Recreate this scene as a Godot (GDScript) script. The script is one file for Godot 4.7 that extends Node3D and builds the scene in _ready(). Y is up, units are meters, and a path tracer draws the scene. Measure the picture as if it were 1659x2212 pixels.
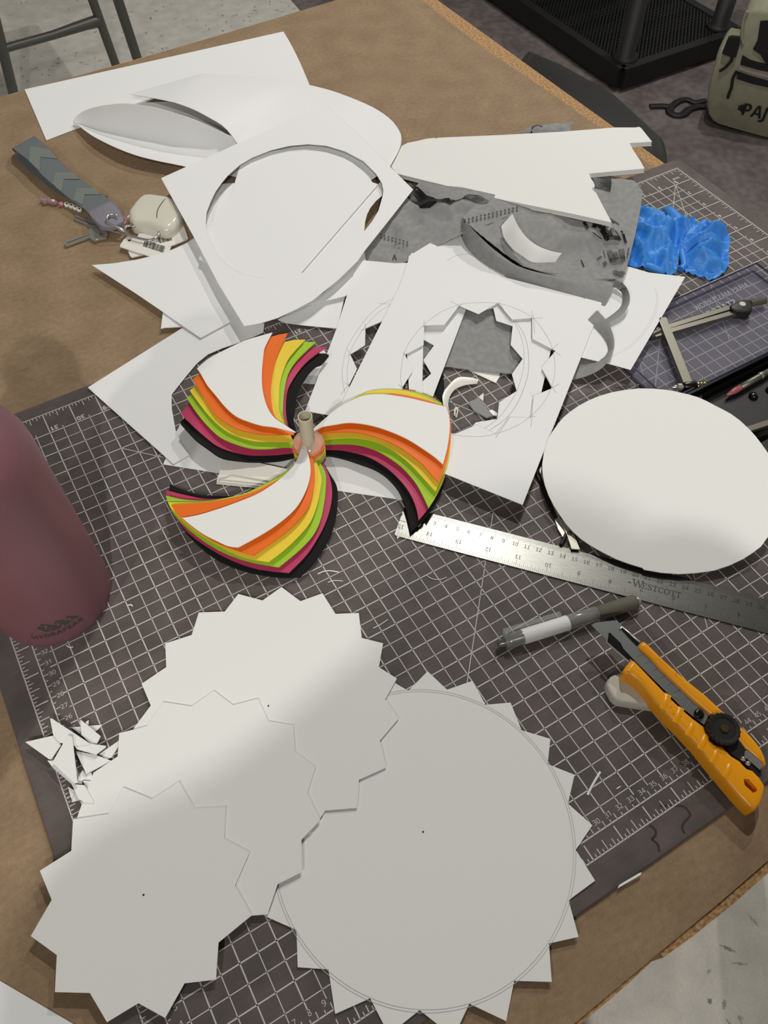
extends Node3D
# Work table with a cutting mat, cut card sheets, a layered pinwheel, tools and a bottle.
# y is up, metres. The top of the cutting mat is Y0; heights "h" below are measured from it.

const Y0 = 0.76
const FPX = 1713.914
const CX = 829.5
const CY = 1106.0
const INCH = 0.0254
var cam_pos = Vector3(-0.323487, 0.567791 + Y0, 0.313654)
var cam_x = Vector3(0.86501086, -0.0042781, 0.50173491)
var cam_y = Vector3(0.41729529, 0.56137721, -0.71464696)
var cam_z = Vector3(-0.27860521, 0.82754899, 0.48738261)
var M = {}
var names = {}

func _ready():
	# ---- camera, sky, lights, exposure
	var cam = Camera3D.new()
	cam.name = "camera"
	add_child(cam)
	cam.transform = Transform3D(Basis(cam_x, cam_y, cam_z).orthonormalized(), cam_pos)
	cam.fov = 65.66883
	cam.near = 0.02
	cam.far = 60.0
	cam.current = true
	var env = Environment.new()
	env.background_mode = Environment.BG_COLOR
	env.background_color = Color(0.5, 0.52, 0.55)
	env.tonemap_mode = Environment.TONE_MAPPER_LINEAR
	env.tonemap_exposure = 0.184
	env.sdfgi_enabled = true
	env.ssao_enabled = true
	env.ssil_enabled = true
	var we = WorldEnvironment.new()
	we.name = "environment"
	we.environment = env
	add_child(we)
	make_materials()
	# ceiling lamps: x, z, energy
	for l in [[-1.45, 0.98, 4.4, 2.23], [-0.85, 1.76, 14.0, 2.70], [0.74, -0.92, 9.0, 2.70], [1.75, -1.5, 10.0, 2.70]]:
		ceiling_lamp(l[0], l[1], l[2], l[3])
	# ---- large structure
	build_room()
	build_table()
	build_mat()
	# ---- large objects
	build_back_sheets()
	build_gear_sheets()
	build_gears()
	build_pinwheel()
	build_bottle()
	build_foam_board()
	build_bag()
	build_glove()
	build_disc_and_case()
	build_compass()
	build_ruler()
	build_utility_knife()
	build_craft_knife()
	# ---- small objects
	build_keys()
	build_offcuts()
	build_scraps()
	# ---- background
	build_chair()
	build_background()
	build_person()
	settle()

# ------------------------------------------------------------------ pixels to points
func P(x, y, h = 0.0) -> Vector3:
	var d: Vector3 = cam_x * ((x - CX) / FPX) + cam_y * ((CY - y) / FPX) - cam_z
	return cam_pos + d * ((h + Y0 - cam_pos.y) / d.y)

func Pplane(x, y, a: Vector3, n: Vector3) -> Vector3:
	var d: Vector3 = cam_x * ((x - CX) / FPX) + cam_y * ((CY - y) / FPX) - cam_z
	return cam_pos + d * ((a - cam_pos).dot(n) / d.dot(n))

func zz(a, ox, oy, s) -> Array:  # crop coordinates to photograph pixels
	var r = []
	for i in range(0, a.size(), 2):
		r.append(ox + a[i] / s)
		r.append(oy + a[i + 1] / s)
	return r

func pts(a, h = 0.0) -> PackedVector3Array:
	var r = PackedVector3Array()
	for i in range(0, a.size(), 2):
		r.append(P(a[i], a[i + 1], h))
	return r

func pts3(a) -> PackedVector3Array:
	var r = PackedVector3Array()
	for i in range(0, a.size(), 3):
		r.append(P(a[i], a[i + 1], a[i + 2]))
	return r

# ------------------------------------------------------------------ scene tree helpers
func numbered(n: String) -> String:
	if not names.has(n):
		names[n] = 0
		return n
	names[n] += 1
	return "%s_%03d" % [n, names[n]]

func thing(called, label, category, group = "") -> Node3D:
	var o = Node3D.new()
	o.name = numbered(called)
	add_child(o)
	o.set_meta("label", label)
	o.set_meta("category", category)
	if group != "":
		o.set_meta("group", group)
	return o

func part(called, mesh, m, parent) -> MeshInstance3D:
	var o = MeshInstance3D.new()
	o.name = called
	if mesh is SurfaceTool:
		mesh = mesh.commit()
	o.mesh = mesh
	o.material_override = m
	o.cast_shadow = GeometryInstance3D.SHADOW_CASTING_SETTING_ON
	parent.add_child(o, true)
	return o

func solo(called, mesh, m, label, category, group = "") -> MeshInstance3D:
	var o = part(numbered(called), mesh, m, self)
	o.set_meta("label", label)
	o.set_meta("category", category)
	if group != "":
		o.set_meta("group", group)
	return o

func struct(called, mesh, m) -> MeshInstance3D:
	var o = part(numbered(called), mesh, m, self)
	o.set_meta("kind", "structure")
	return o

func boxes_of(o: Node, t: Transform3D, acc: Array):
	for c in o.get_children():
		if c is MeshInstance3D:
			var b: AABB = (t * c.transform) * c.get_aabb()
			acc.append(b)
		if c is Node3D:
			boxes_of(c, t * c.transform, acc)

func settle():  # move every node of parts to the base of its thing
	for o in get_children():
		if o.get_class() == "Node3D" and o.has_meta("label"):
			var acc = []
			boxes_of(o, Transform3D.IDENTITY, acc)
			if acc.is_empty():
				continue
			var b: AABB = acc[0]
			for k in acc:
				b = b.merge(k)
			var base = Vector3(b.position.x + b.size.x * 0.5, b.position.y, b.position.z + b.size.z * 0.5)
			o.position = base
			for c in o.get_children():
				if c is Node3D:
					c.position -= base

# ------------------------------------------------------------------ mesh helpers
func ST() -> SurfaceTool:
	var st = SurfaceTool.new()
	st.begin(Mesh.PRIMITIVE_TRIANGLES)
	st.set_smooth_group(-1)
	return st

func fin(st: SurfaceTool) -> ArrayMesh:
	st.generate_normals()
	return st.commit()

func T(st, a: Vector3, b: Vector3, c: Vector3, n: Vector3):
	if (a - c).cross(a - b).dot(n) < 0.0:
		st.add_vertex(a); st.add_vertex(c); st.add_vertex(b)
	else:
		st.add_vertex(a); st.add_vertex(b); st.add_vertex(c)

func Q(st, a, b, c, d, n):
	T(st, a, b, c, n)
	T(st, a, c, d, n)

func flat(p: PackedVector3Array) -> PackedVector2Array:
	var r = PackedVector2Array()
	for v in p:
		r.append(Vector2(v.x, v.z))
	return r

func area2(p: PackedVector2Array) -> float:
	var s = 0.0
	for i in p.size():
		var a = p[i]
		var b = p[(i + 1) % p.size()]
		s += a.x * b.y - b.x * a.y
	return s * 0.5

func keyhole(outer: PackedVector3Array, holes: Array) -> PackedVector3Array:
	var o: PackedVector3Array = outer.duplicate()
	if area2(flat(o)) < 0:
		o.reverse()
	for hh in holes:
		var h: PackedVector3Array = hh.duplicate()
		if area2(flat(h)) > 0:
			h.reverse()
		var best = 1e9
		var bi = 0
		var bj = 0
		for i in o.size():
			for j in h.size():
				var dd = Vector2(o[i].x - h[j].x, o[i].z - h[j].z).length()
				if dd < best:
					best = dd; bi = i; bj = j
		var dir = (h[bj] - o[bi]).normalized()
		var side = Vector3(dir.z, 0, -dir.x) * 0.00002
		var r = PackedVector3Array()
		for i in range(0, bi + 1):
			r.append(o[i])
		for k in h.size() + 1:
			var v = h[(bj + k) % h.size()]
			if k == h.size():
				v += side
			r.append(v)
		r.append(o[bi] + side)
		for i in range(bi + 1, o.size()):
			r.append(o[i])
		o = r
	return o

func slab(st, top: PackedVector3Array, off: Vector3, holes = []):
	var k = keyhole(top, holes)
	var ix = Geometry2D.triangulate_polygon(flat(k))
	if ix.is_empty():
		print("triangulation failed, ", top.size(), " points ", holes.size(), " ", top[0], top[1])
	for i in range(0, ix.size(), 3):
		T(st, k[ix[i]], k[ix[i + 1]], k[ix[i + 2]], Vector3.UP)
		T(st, k[ix[i]] + off, k[ix[i + 1]] + off, k[ix[i + 2]] + off, Vector3.DOWN)
	var loops = [top]
	loops.append_array(holes)
	for li in loops.size():
		var l: PackedVector3Array = loops[li]
		var s = signf(area2(flat(l))) * (1.0 if li == 0 else -1.0)
		for i in l.size():
			var a = l[i]
			var b = l[(i + 1) % l.size()]
			Q(st, a, b, b + off, a + off, Vector3(b.z - a.z, 0, a.x - b.x) * s)

func card(top: PackedVector3Array, th: float, holes = []) -> ArrayMesh:
	var st = ST()
	slab(st, top, Vector3(0, -th, 0), holes)
	return fin(st)

func inset(p: PackedVector3Array, d: float) -> PackedVector3Array:
	var s = signf(area2(flat(p)))
	var r = PackedVector3Array()
	var n = p.size()
	for i in n:
		var a = p[(i - 1 + n) % n]
		var b = p[i]
		var c = p[(i + 1) % n]
		var d1 = Vector2(b.x - a.x, b.z - a.z).normalized()
		var d2 = Vector2(c.x - b.x, c.z - b.z).normalized()
		var n1 = Vector2(-d1.y, d1.x) * s
		var n2 = Vector2(-d2.y, d2.x) * s
		var m = n1 + n2
		if m.length() < 0.3:
			m = n1
		m = m.normalized()
		var k = d / maxf(0.5, m.dot(n1))
		r.append(b + Vector3(m.x * k, 0, m.y * k))
	return r

func rslab(st, top: PackedVector3Array, height: float, bevel: float, steps = 4, vb = -1.0):
	# prism under "top" with a rounded upper edge; vb is the height of the rounding
	if vb < 0:
		vb = bevel
	var rings = []
	var base = top.duplicate()
	for i in base.size():
		base[i] = base[i] + Vector3(0, -height, 0)
	rings.append(base)
	for k in steps + 1:
		var a = PI * 0.5 * k / steps
		var r = inset(top, bevel * (1.0 - cos(a)))
		for i in r.size():
			r[i] = r[i] + Vector3(0, -vb * (1.0 - sin(a)), 0)
		rings.append(r)
	var n = top.size()
	var s = signf(area2(flat(top)))
	st.set_smooth_group(1)
	for k in rings.size() - 1:
		for i in n:
			var a = rings[k][i]
			var b = rings[k][(i + 1) % n]
			Q(st, a, b, rings[k + 1][(i + 1) % n], rings[k + 1][i], Vector3(b.z - a.z, 0.0003, a.x - b.x) * s + Vector3(0, 0.0001, 0))
	var cap: PackedVector3Array = rings[-1]
	var ix = Geometry2D.triangulate_polygon(flat(cap))
	if ix.is_empty():
		print("cap failed ", n, top[0])
	for i in range(0, ix.size(), 3):
		T(st, cap[ix[i]], cap[ix[i + 1]], cap[ix[i + 2]], Vector3.UP)
	st.set_smooth_group(-1)
	ix = Geometry2D.triangulate_polygon(flat(base))
	for i in range(0, ix.size(), 3):
		T(st, base[ix[i]], base[ix[i + 1]], base[ix[i + 2]], Vector3.DOWN)

func cat(p, n: int) -> PackedVector3Array:  # Catmull-Rom curve through p, n + 1 points evenly spread
	var c = Curve3D.new()
	c.bake_interval = 0.001
	for i in p.size():
		var a = p[maxi(i - 1, 0)]
		var b = p[mini(i + 1, p.size() - 1)]
		var t = (b - a) / 6.0
		c.add_point(p[i], -t, t)
	var l = c.get_baked_length()
	var r = PackedVector3Array()
	for i in n + 1:
		r.append(c.sample_baked(l * i / n, true))
	return r

func sheet(st, G: Array, th: float):  # G: rows of points, a thin curved sheet
	var R = G.size()
	var K = G[0].size()
	var B = []
	for i in R:
		var row = []
		for j in K:
			var du: Vector3 = G[mini(i + 1, R - 1)][j] - G[maxi(i - 1, 0)][j]
			var dv: Vector3 = G[i][mini(j + 1, K - 1)] - G[i][maxi(j - 1, 0)]
			var n = du.cross(dv)
			n = Vector3.UP if n.length() < 1e-12 else n.normalized()
			if n.y < 0:
				n = -n
			row.append(G[i][j] - n * th)
		B.append(row)
	for i in R - 1:
		for j in K - 1:
			var a: Vector3 = G[i][j]
			var b: Vector3 = G[i + 1][j]
			var c: Vector3 = G[i + 1][j + 1]
			var d: Vector3 = G[i][j + 1]
			var n = (c - a).cross(d - b)
			var m = (a + b + c + d) / 4 - (B[i][j] + B[i + 1][j] + B[i + 1][j + 1] + B[i][j + 1]) / 4
			if n.dot(m) < 0:
				n = -n
			st.set_smooth_group(1)
			Q(st, a, b, c, d, n)
			st.set_smooth_group(2)
			Q(st, B[i][j], B[i + 1][j], B[i + 1][j + 1], B[i][j + 1], -n)
	st.set_smooth_group(-1)
	for j in K - 1:
		Q(st, G[0][j], G[0][j + 1], B[0][j + 1], B[0][j], G[0][j] - G[1][j])
		Q(st, G[R - 1][j], G[R - 1][j + 1], B[R - 1][j + 1], B[R - 1][j], G[R - 1][j] - G[R - 2][j])
	for i in R - 1:
		Q(st, G[i][0], G[i + 1][0], B[i + 1][0], B[i][0], G[i][0] - G[i][1])
		Q(st, G[i][K - 1], G[i + 1][K - 1], B[i + 1][K - 1], B[i][K - 1], G[i][K - 1] - G[i][K - 2])

func loft(A, B, tip, n, k, bump = 0.0) -> Array:  # rows from edge A to edge B; tip closes the far end
	var ea = cat(A, n)
	var eb = cat(B, n)
	var et = cat(tip, k) if tip.size() > 1 else PackedVector3Array()
	var G = []
	for i in n + 1:
		var row = []
		var t = float(i) / n
		for j in k + 1:
			var s = float(j) / k
			var p = ea[i].lerp(eb[i], s)
			if et.size() > 0:
				p += (et[j] - ea[n].lerp(eb[n], s)) * pow(t, 4)
			p.y += bump * sin(PI * s) * sin(PI * minf(t * 1.2, 1.0) * 0.75)
			row.append(p)
		G.append(row)
	return G

func frame_path(path: PackedVector3Array, i: int, closed: bool) -> Vector3:
	var n = path.size()
	var a = path[(i - 1 + n) % n] if closed or i > 0 else path[i]
	var b = path[(i + 1) % n] if closed or i < n - 1 else path[i]
	return (b - a).normalized()

func tube(st, path, r, seg = 10, closed = false, r2 = -1.0):
	# sweep of a circle (or ellipse r x r2) along a path
	var n = path.size()
	var rings = []
	var up = Vector3.UP
	for i in n:
		var t = frame_path(path, i, closed)
		if absf(t.dot(up)) > 0.95:
			up = Vector3(1, 0, 0) if absf(t.x) < 0.9 else Vector3(0, 0, 1)
		var sx = t.cross(up).normalized()
		var sy = sx.cross(t).normalized()
		up = sy
		var rr = r[i] if r is Array else r
		var ring = []
		for k in seg:
			var a = TAU * k / seg
			ring.append(path[i] + sx * cos(a) * rr + sy * sin(a) * (rr if r2 < 0 else r2))
		rings.append(ring)
	st.set_smooth_group(1)
	for i in (n if closed else n - 1):
		var A = rings[i]
		var B = rings[(i + 1) % n]
		for k in seg:
			var k2 = (k + 1) % seg
			Q(st, A[k], A[k2], B[k2], B[k], (A[k] + A[k2]) * 0.5 - path[i])
	st.set_smooth_group(-1)
	if not closed:
		for k in seg:
			T(st, path[0], rings[0][k], rings[0][(k + 1) % seg], path[0] - path[1])
			T(st, path[n - 1], rings[n - 1][k], rings[n - 1][(k + 1) % seg], path[n - 1] - path[n - 2])

func lathe(st, prof: Array, at: Vector3, axis = Vector3.UP, seg = 32, smooth = true):
	# prof: [radius, distance along axis]; a sharp turn is a doubled point
	var sx = axis.cross(Vector3(0.3, 0.1, 0.9)).normalized()
	var sy = axis.cross(sx).normalized()
	var g = 1
	for i in prof.size() - 1:
		if prof[i] == prof[i + 1]:
			g += 1
			continue
		st.set_smooth_group(g if smooth else -1)
		for k in seg:
			var a0 = TAU * k / seg
			var a1 = TAU * (k + 1) / seg
			var d0 = sx * cos(a0) + sy * sin(a0)
			var d1 = sx * cos(a1) + sy * sin(a1)
			var o0 = at + axis * prof[i][1]
			var o1 = at + axis * prof[i + 1][1]
			var dm = (d0 + d1).normalized()
			var dr = prof[i + 1][0] - prof[i][0]
			var da = prof[i + 1][1] - prof[i][1]
			var nn = dm * da - axis * dr
			var p00 = o0 + d0 * prof[i][0]
			var p01 = o0 + d1 * prof[i][0]
			var p10 = o1 + d0 * prof[i + 1][0]
			var p11 = o1 + d1 * prof[i + 1][0]
			if prof[i + 1][0] > 0.000001:
				T(st, p00, p10, p11, nn)
			if prof[i][0] > 0.000001:
				T(st, p00, p11, p01, nn)
	st.set_smooth_group(-1)

func obox(st, c: Vector3, ux: Vector3, uy: Vector3, uz: Vector3):  # box from half axes
	var s = [[ux, uy, uz], [uy, uz, ux], [uz, ux, uy]]
	for q in s:
		for d in [-1.0, 1.0]:
			var o = c + q[0] * d
			Q(st, o - q[1] - q[2], o + q[1] - q[2], o + q[1] + q[2], o - q[1] + q[2], q[0] * d)

func bar(st, a: Vector3, b: Vector3, w: float, h: float, up = Vector3.UP):
	var d = (b - a)
	var side = d.cross(up).normalized()
	var u = side.cross(d).normalized()
	obox(st, (a + b) * 0.5, d * 0.5, u * h * 0.5, side * w * 0.5)

func cbox(st, c: Vector3, size: Vector3):
	obox(st, c, Vector3(size.x * 0.5, 0, 0), Vector3(0, size.y * 0.5, 0), Vector3(0, 0, size.z * 0.5))

func line(st, a: Vector3, b: Vector3, w: float):  # thin flat print line facing up
	var d = (b - a).normalized()
	var s = Vector3(-d.z, 0, d.x) * w * 0.5
	Q(st, a - s, b - s, b + s, a + s, Vector3.UP)

func polyline(st, p, w: float, closed = false):
	for i in (p.size() if closed else p.size() - 1):
		line(st, p[i], p[(i + 1) % p.size()], w)

func ellipse_px(cx, cy, rx, ry, rot, n, h) -> PackedVector3Array:
	var r = PackedVector3Array()
	for i in n:
		var a = TAU * i / n
		var v = Vector2(cos(a) * rx, sin(a) * ry).rotated(rot)
		r.append(P(cx + v.x, cy + v.y, h))
	return r

var fonts = {}
func text(st, s: String, height: float, at: Vector3, right: Vector3, up: Vector3, face = "Droid Sans", bold = false, bend = null):
	# flat letters of cap height "height" centred on "at"
	var key = face + str(bold)
	if not fonts.has(key):
		var f = SystemFont.new()
		f.font_names = PackedStringArray([face])
		if bold:
			f.font_weight = 700
		fonts[key] = f
	var t = TextMesh.new()
	t.text = s
	t.font = fonts[key]
	t.font_size = 48
	t.depth = 0.0
	t.curve_step = 2.0
	t.pixel_size = height / 48.0 / 0.72
	var arr = t.get_mesh_arrays()
	var v: PackedVector3Array = arr[Mesh.ARRAY_VERTEX]
	var ix = arr[Mesh.ARRAY_INDEX]
	var nrm = right.cross(up).normalized()
	var num = ix.size() if ix != null and ix.size() > 0 else v.size()
	for i in range(0, num, 3):
		var q = []
		for k in 3:
			var p: Vector3 = v[ix[i + k]] if ix != null and ix.size() > 0 else v[i + k]
			if bend != null:
				q.append(bend.call(p.x, p.y))
			else:
				q.append(at + right * p.x + up * p.y)
		T(st, q[0], q[1], q[2], nrm if bend == null else (q[0] - at) * Vector3(1, 0, 1))

# ------------------------------------------------------------------ materials
func mat(c: Color, rough = 0.8, metal = 0.0) -> StandardMaterial3D:
	var m = StandardMaterial3D.new()
	m.albedo_color = c
	m.roughness = rough
	m.metallic = metal
	m.metallic_specular = 0.5
	return m

func noise_image(size: int, sd: int, layers: Array, ramp: Callable) -> ImageTexture:
	# layers: [frequency in cycles across the picture, weight, stretch x]; seamless by wrapping on a torus
	var ns = []
	for i in layers.size():
		var f = FastNoiseLite.new()
		f.seed = sd + i * 17
		f.noise_type = FastNoiseLite.TYPE_SIMPLEX_SMOOTH
		f.fractal_type = FastNoiseLite.FRACTAL_NONE
		f.frequency = 1.0
		ns.append(f)
	var im = Image.create(size, size, true, Image.FORMAT_RGB8)
	var vals = []
	for L in layers.size():
		var f: FastNoiseLite = ns[L]
		var fr: float = layers[L][0]
		var sx: float = layers[L][2]
		var si = f.get_seamless_image(size, size, false, false, 0.15)
		if sx != 1.0 or fr != 1.0:
			f.frequency = fr / size
			if sx != 1.0:
				var small = f.get_seamless_image(maxi(8, int(size / sx)), size, false, false, 0.15)
				small.resize(size, size, Image.INTERPOLATE_CUBIC)
				si = small
			else:
				si = f.get_seamless_image(size, size, false, false, 0.15)
		si.convert(Image.FORMAT_L8)
		vals.append(si.get_data())
	for y in size:
		for x in size:
			var v = 0.0
			for L in layers.size():
				v += (vals[L][y * size + x] / 255.0 - 0.5) * layers[L][1]
			im.set_pixel(x, y, ramp.call(v))
	im.generate_mipmaps()
	return ImageTexture.create_from_image(im)

func tex_mat(t: Texture2D, scale: float, rough: float, normal_from: Texture2D = null) -> StandardMaterial3D:
	var m = mat(Color(1, 1, 1), rough)
	m.albedo_texture = t
	m.uv1_triplanar = true
	m.uv1_world_triplanar = true
	m.uv1_scale = Vector3(scale, scale, scale)
	return m

func mixc(a: Color, b: Color, t: float) -> Color:
	return a.lerp(b, clampf(t, 0.0, 1.0))

func make_materials():
	M.card = mat(Color(0.93, 0.93, 0.92), 0.75)
	M.paper = mat(Color(0.925, 0.925, 0.925), 0.7)
	M.foam = mat(Color(0.92, 0.92, 0.91), 0.8)
	M.pencil = mat(Color(0.60, 0.60, 0.59), 0.7)
	M.pencil_dark = mat(Color(0.44, 0.44, 0.44), 0.7)
	M.dot = mat(Color(0.1, 0.1, 0.1), 0.8)
	M.print_white = mat(Color(0.80, 0.79, 0.78), 0.6)
	M.orange = mat(Color(0.93, 0.43, 0.06), 0.6)
	M.yellow = mat(Color(0.93, 0.82, 0.22), 0.65)
	M.green = mat(Color(0.63, 0.79, 0.16), 0.65)
	M.pink = mat(Color(0.74, 0.21, 0.38), 0.6)
	M.black_felt = mat(Color(0.035, 0.035, 0.035), 0.95)
	M.black = mat(Color(0.04, 0.04, 0.045), 0.5)
	M.black_gloss = mat(Color(0.03, 0.03, 0.035), 0.25)
	M.steel = mat(Color(0.72, 0.71, 0.68), 0.3, 0.6)
	M.chrome = mat(Color(0.85, 0.84, 0.82), 0.15, 0.8)
	M.brass = mat(Color(0.66, 0.60, 0.44), 0.3, 1.0)
	M.grey_metal = mat(Color(0.45, 0.44, 0.40), 0.42, 0.8)
	M.chair_metal = mat(Color(0.33, 0.33, 0.31), 0.4, 0.3)
	M.knife_yellow = mat(Color(0.97, 0.64, 0.07), 0.3)
	M.glove = mat(Color(0.22, 0.54, 0.88), 0.5)
	M.eraser = mat(Color(0.82, 0.81, 0.76), 0.8)
	M.smoke = mat(Color(0.33, 0.30, 0.30), 0.35)
	M.wall = mat(Color(0.86, 0.86, 0.855), 0.9)
	M.ceiling = mat(Color(0.42, 0.42, 0.42), 0.95)
	M.lamp_body = mat(Color(0.85, 0.85, 0.85), 0.5)
	M.lamp_glow = mat(Color(1, 0.97, 0.92), 0.5)
	M.lamp_glow.emission_enabled = true
	M.lamp_glow.emission = Color(1, 0.96, 0.9)
	M.lamp_glow.emission_energy_multiplier = 6.0
	# kraft cardboard
	var kraft = noise_image(512, 3, [[9.0, 0.5, 1.0], [60.0, 0.35, 1.0], [200.0, 0.45, 1.0], [120.0, 0.3, 5.0]], func(v):
		return mixc(Color(0.50, 0.41, 0.31), Color(0.62, 0.525, 0.42), 0.55 + v * 0.9))
	M.cardboard = tex_mat(kraft, 2.2, 0.85)
	# particle board edge
	var chip = noise_image(256, 9, [[40.0, 0.8, 1.0], [90.0, 0.8, 2.0]], func(v):
		return mixc(Color(0.52, 0.38, 0.24), Color(0.76, 0.61, 0.43), 0.62 + v * 1.1))
	M.chipboard = tex_mat(chip, 6.0, 0.85)
	# smoke-tinted vinyl of the cutting mat
	var vin = noise_image(512, 21, [[7.0, 0.7, 1.0], [24.0, 0.4, 1.0], [150.0, 0.3, 8.0]], func(v):
		return mixc(Color(0.33, 0.315, 0.295), Color(0.43, 0.38, 0.38), 0.5 + v * 1.1))
	M.vinyl = tex_mat(vin, 2.6, 0.55)
	M.vinyl.metallic_specular = 0.3
	# speckled vinyl floor tiles
	var fl = speckle_image(512)
	M.tile = tex_mat(fl, 1.4, 0.55)
	var conc = noise_image(256, 33, [[6.0, 0.7, 1.0], [25.0, 0.6, 1.0], [80.0, 0.3, 1.0]], func(v):
		return mixc(Color(0.33, 0.30, 0.31), Color(0.46, 0.42, 0.41), 0.5 + v * 1.2))
	M.concrete = tex_mat(conc, 1.2, 0.7)
	# non-woven cloth
	var nw = noise_image(256, 41, [[14.0, 0.35, 1.0], [110.0, 0.5, 1.0]], func(v):
		return mixc(Color(0.49, 0.49, 0.49), Color(0.66, 0.66, 0.66), 0.5 + v * 1.1))
	M.nonwoven = tex_mat(nw, 9.0, 0.9)
	M.nonwoven.backlight_enabled = true
	M.nonwoven.backlight = Color(0.25, 0.25, 0.25)
	var canvas = noise_image(256, 51, [[10.0, 0.4, 1.0], [120.0, 0.5, 1.0]], func(v):
		return mixc(Color(0.50, 0.50, 0.42), Color(0.64, 0.63, 0.54), 0.5 + v))
	M.canvas = tex_mat(canvas, 4.0, 0.9)
	# brushed steel: streaks along x
	var brushed = noise_image(256, 61, [[120.0, 0.6, 10.0], [60.0, 0.3, 5.0]], func(v):
		return mixc(Color(0.38, 0.38, 0.37), Color(0.52, 0.52, 0.50), 0.5 + v))
	M.brushed = mat(Color(1, 1, 1), 0.33, 1.0)
	M.brushed.albedo_texture = brushed
	M.brushed.uv1_triplanar = true
	M.brushed.uv1_scale = Vector3(8, 8, 8)
	var vy = noise_image(256, 71, [[3.0, 0.5, 1.0], [70.0, 0.2, 1.0]], func(v):
		return mixc(Color(0.46, 0.30, 0.33), Color(0.52, 0.345, 0.375), 0.5 + v))
	M.bottle = tex_mat(vy, 3.0, 0.5)
	M.bottle_logo = mat(Color(0.33, 0.33, 0.30), 0.4, 0.4)
	M.clear = mat(Color(0.62, 0.62, 0.72, 0.16), 0.08)
	M.clear.transparency = BaseMaterial3D.TRANSPARENCY_ALPHA
	M.clear_edge = mat(Color(0.16, 0.16, 0.30, 0.62), 0.12)
	M.clear_edge.transparency = BaseMaterial3D.TRANSPARENCY_ALPHA
	M.clear_pen = mat(Color(0.75, 0.75, 0.75, 0.30), 0.08)
	M.clear_pen.transparency = BaseMaterial3D.TRANSPARENCY_ALPHA
	M.glue = mat(Color(0.93, 0.86, 0.78, 0.25), 0.15)
	M.glue.transparency = BaseMaterial3D.TRANSPARENCY_ALPHA
	M.tube = mat(Color(0.80, 0.77, 0.68), 0.4)
	M.strap = mat(Color(0.40, 0.43, 0.44), 0.85)
	M.strap_green = mat(Color(0.46, 0.48, 0.455), 0.85)
	M.lavender = mat(Color(0.52, 0.50, 0.55), 0.6)
	M.pod = mat(Color(0.86, 0.84, 0.79), 0.15)
	M.tag = mat(Color(0.92, 0.91, 0.88), 0.35)
	M.vinyl_black = mat(Color(0.02, 0.021, 0.023), 0.38)
	M.plastic_black = mat(Color(0.05, 0.05, 0.05), 0.6)

func speckle_image(size: int) -> ImageTexture:
	var rng = RandomNumberGenerator.new()
	rng.seed = 5
	var f = FastNoiseLite.new()
	f.seed = 8
	f.frequency = 0.02
	var n1 = f.get_seamless_image(size, size)
	f.frequency = 0.25
	var n2 = f.get_seamless_image(size, size)
	var im = Image.create(size, size, true, Image.FORMAT_RGB8)
	for y in size:
		for x in size:
			var v = (n1.get_pixel(x, y).r - 0.5) * 0.10 + (n2.get_pixel(x, y).r - 0.5) * 0.06
			im.set_pixel(x, y, Color(0.84 + v, 0.825 + v, 0.79 + v))
	for k in 130:
		var c = Vector2(rng.randf() * size, rng.randf() * size)
		var d = Vector2.from_angle(rng.randf() * TAU)
		var l = rng.randf_range(2, 9)
		var w = rng.randf_range(1.0, 3.0)
		var g = rng.randf_range(0.50, 0.68)
		for a in range(-10, 11):
			for b in range(-3, 4):
				if absf(a) <= l and absf(b) <= w * (1.0 - absf(a) / (l + 1)):
					var q = c + d * a + d.orthogonal() * b
					im.set_pixel(posmod(int(q.x), size), posmod(int(q.y), size), Color(g, g * 1.01, g * 0.98))
	im.generate_mipmaps()
	return ImageTexture.create_from_image(im)

# ------------------------------------------------------------------ lamps and room
func ceiling_lamp(x, z, e, y):
	var t = thing("ceiling_lamp", "white round lamp hanging under the ceiling", "lamp", "round ceiling lamps")
	var st = ST()
	lathe(st, [[0.0, 0.12], [0.05, 0.12], [0.05, 0.12], [0.085, 0.09], [0.09, 0.0], [0.09, 0.0], [0.082, 0.0], [0.082, 0.02]], Vector3(x, y, z), Vector3.UP, 24)
	part("housing", fin(st), M.lamp_body, t)
	st = ST()
	lathe(st, [[0.0, 0.012], [0.0, 0.012], [0.08, 0.012], [0.08, 0.018], [0.0, 0.018]], Vector3(x, y, z), Vector3.UP, 24)
	part("diffuser", fin(st), M.lamp_glow, t)
	st = ST()
	tube(st, PackedVector3Array([Vector3(x, y + 0.12, z), Vector3(x, 3.0, z)]), 0.008, 8)
	part("rod", fin(st), M.lamp_body, t)
	var o = OmniLight3D.new()
	o.name = "bulb_light"
	t.add_child(o)
	o.position = Vector3(x, y - 0.015, z)
	o.light_color = Color(1.0, 0.992, 0.965)
	o.light_energy = e
	o.light_size = 0.035
	o.omni_range = 14.0
	o.omni_attenuation = 2.0
	o.shadow_enabled = true

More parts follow.
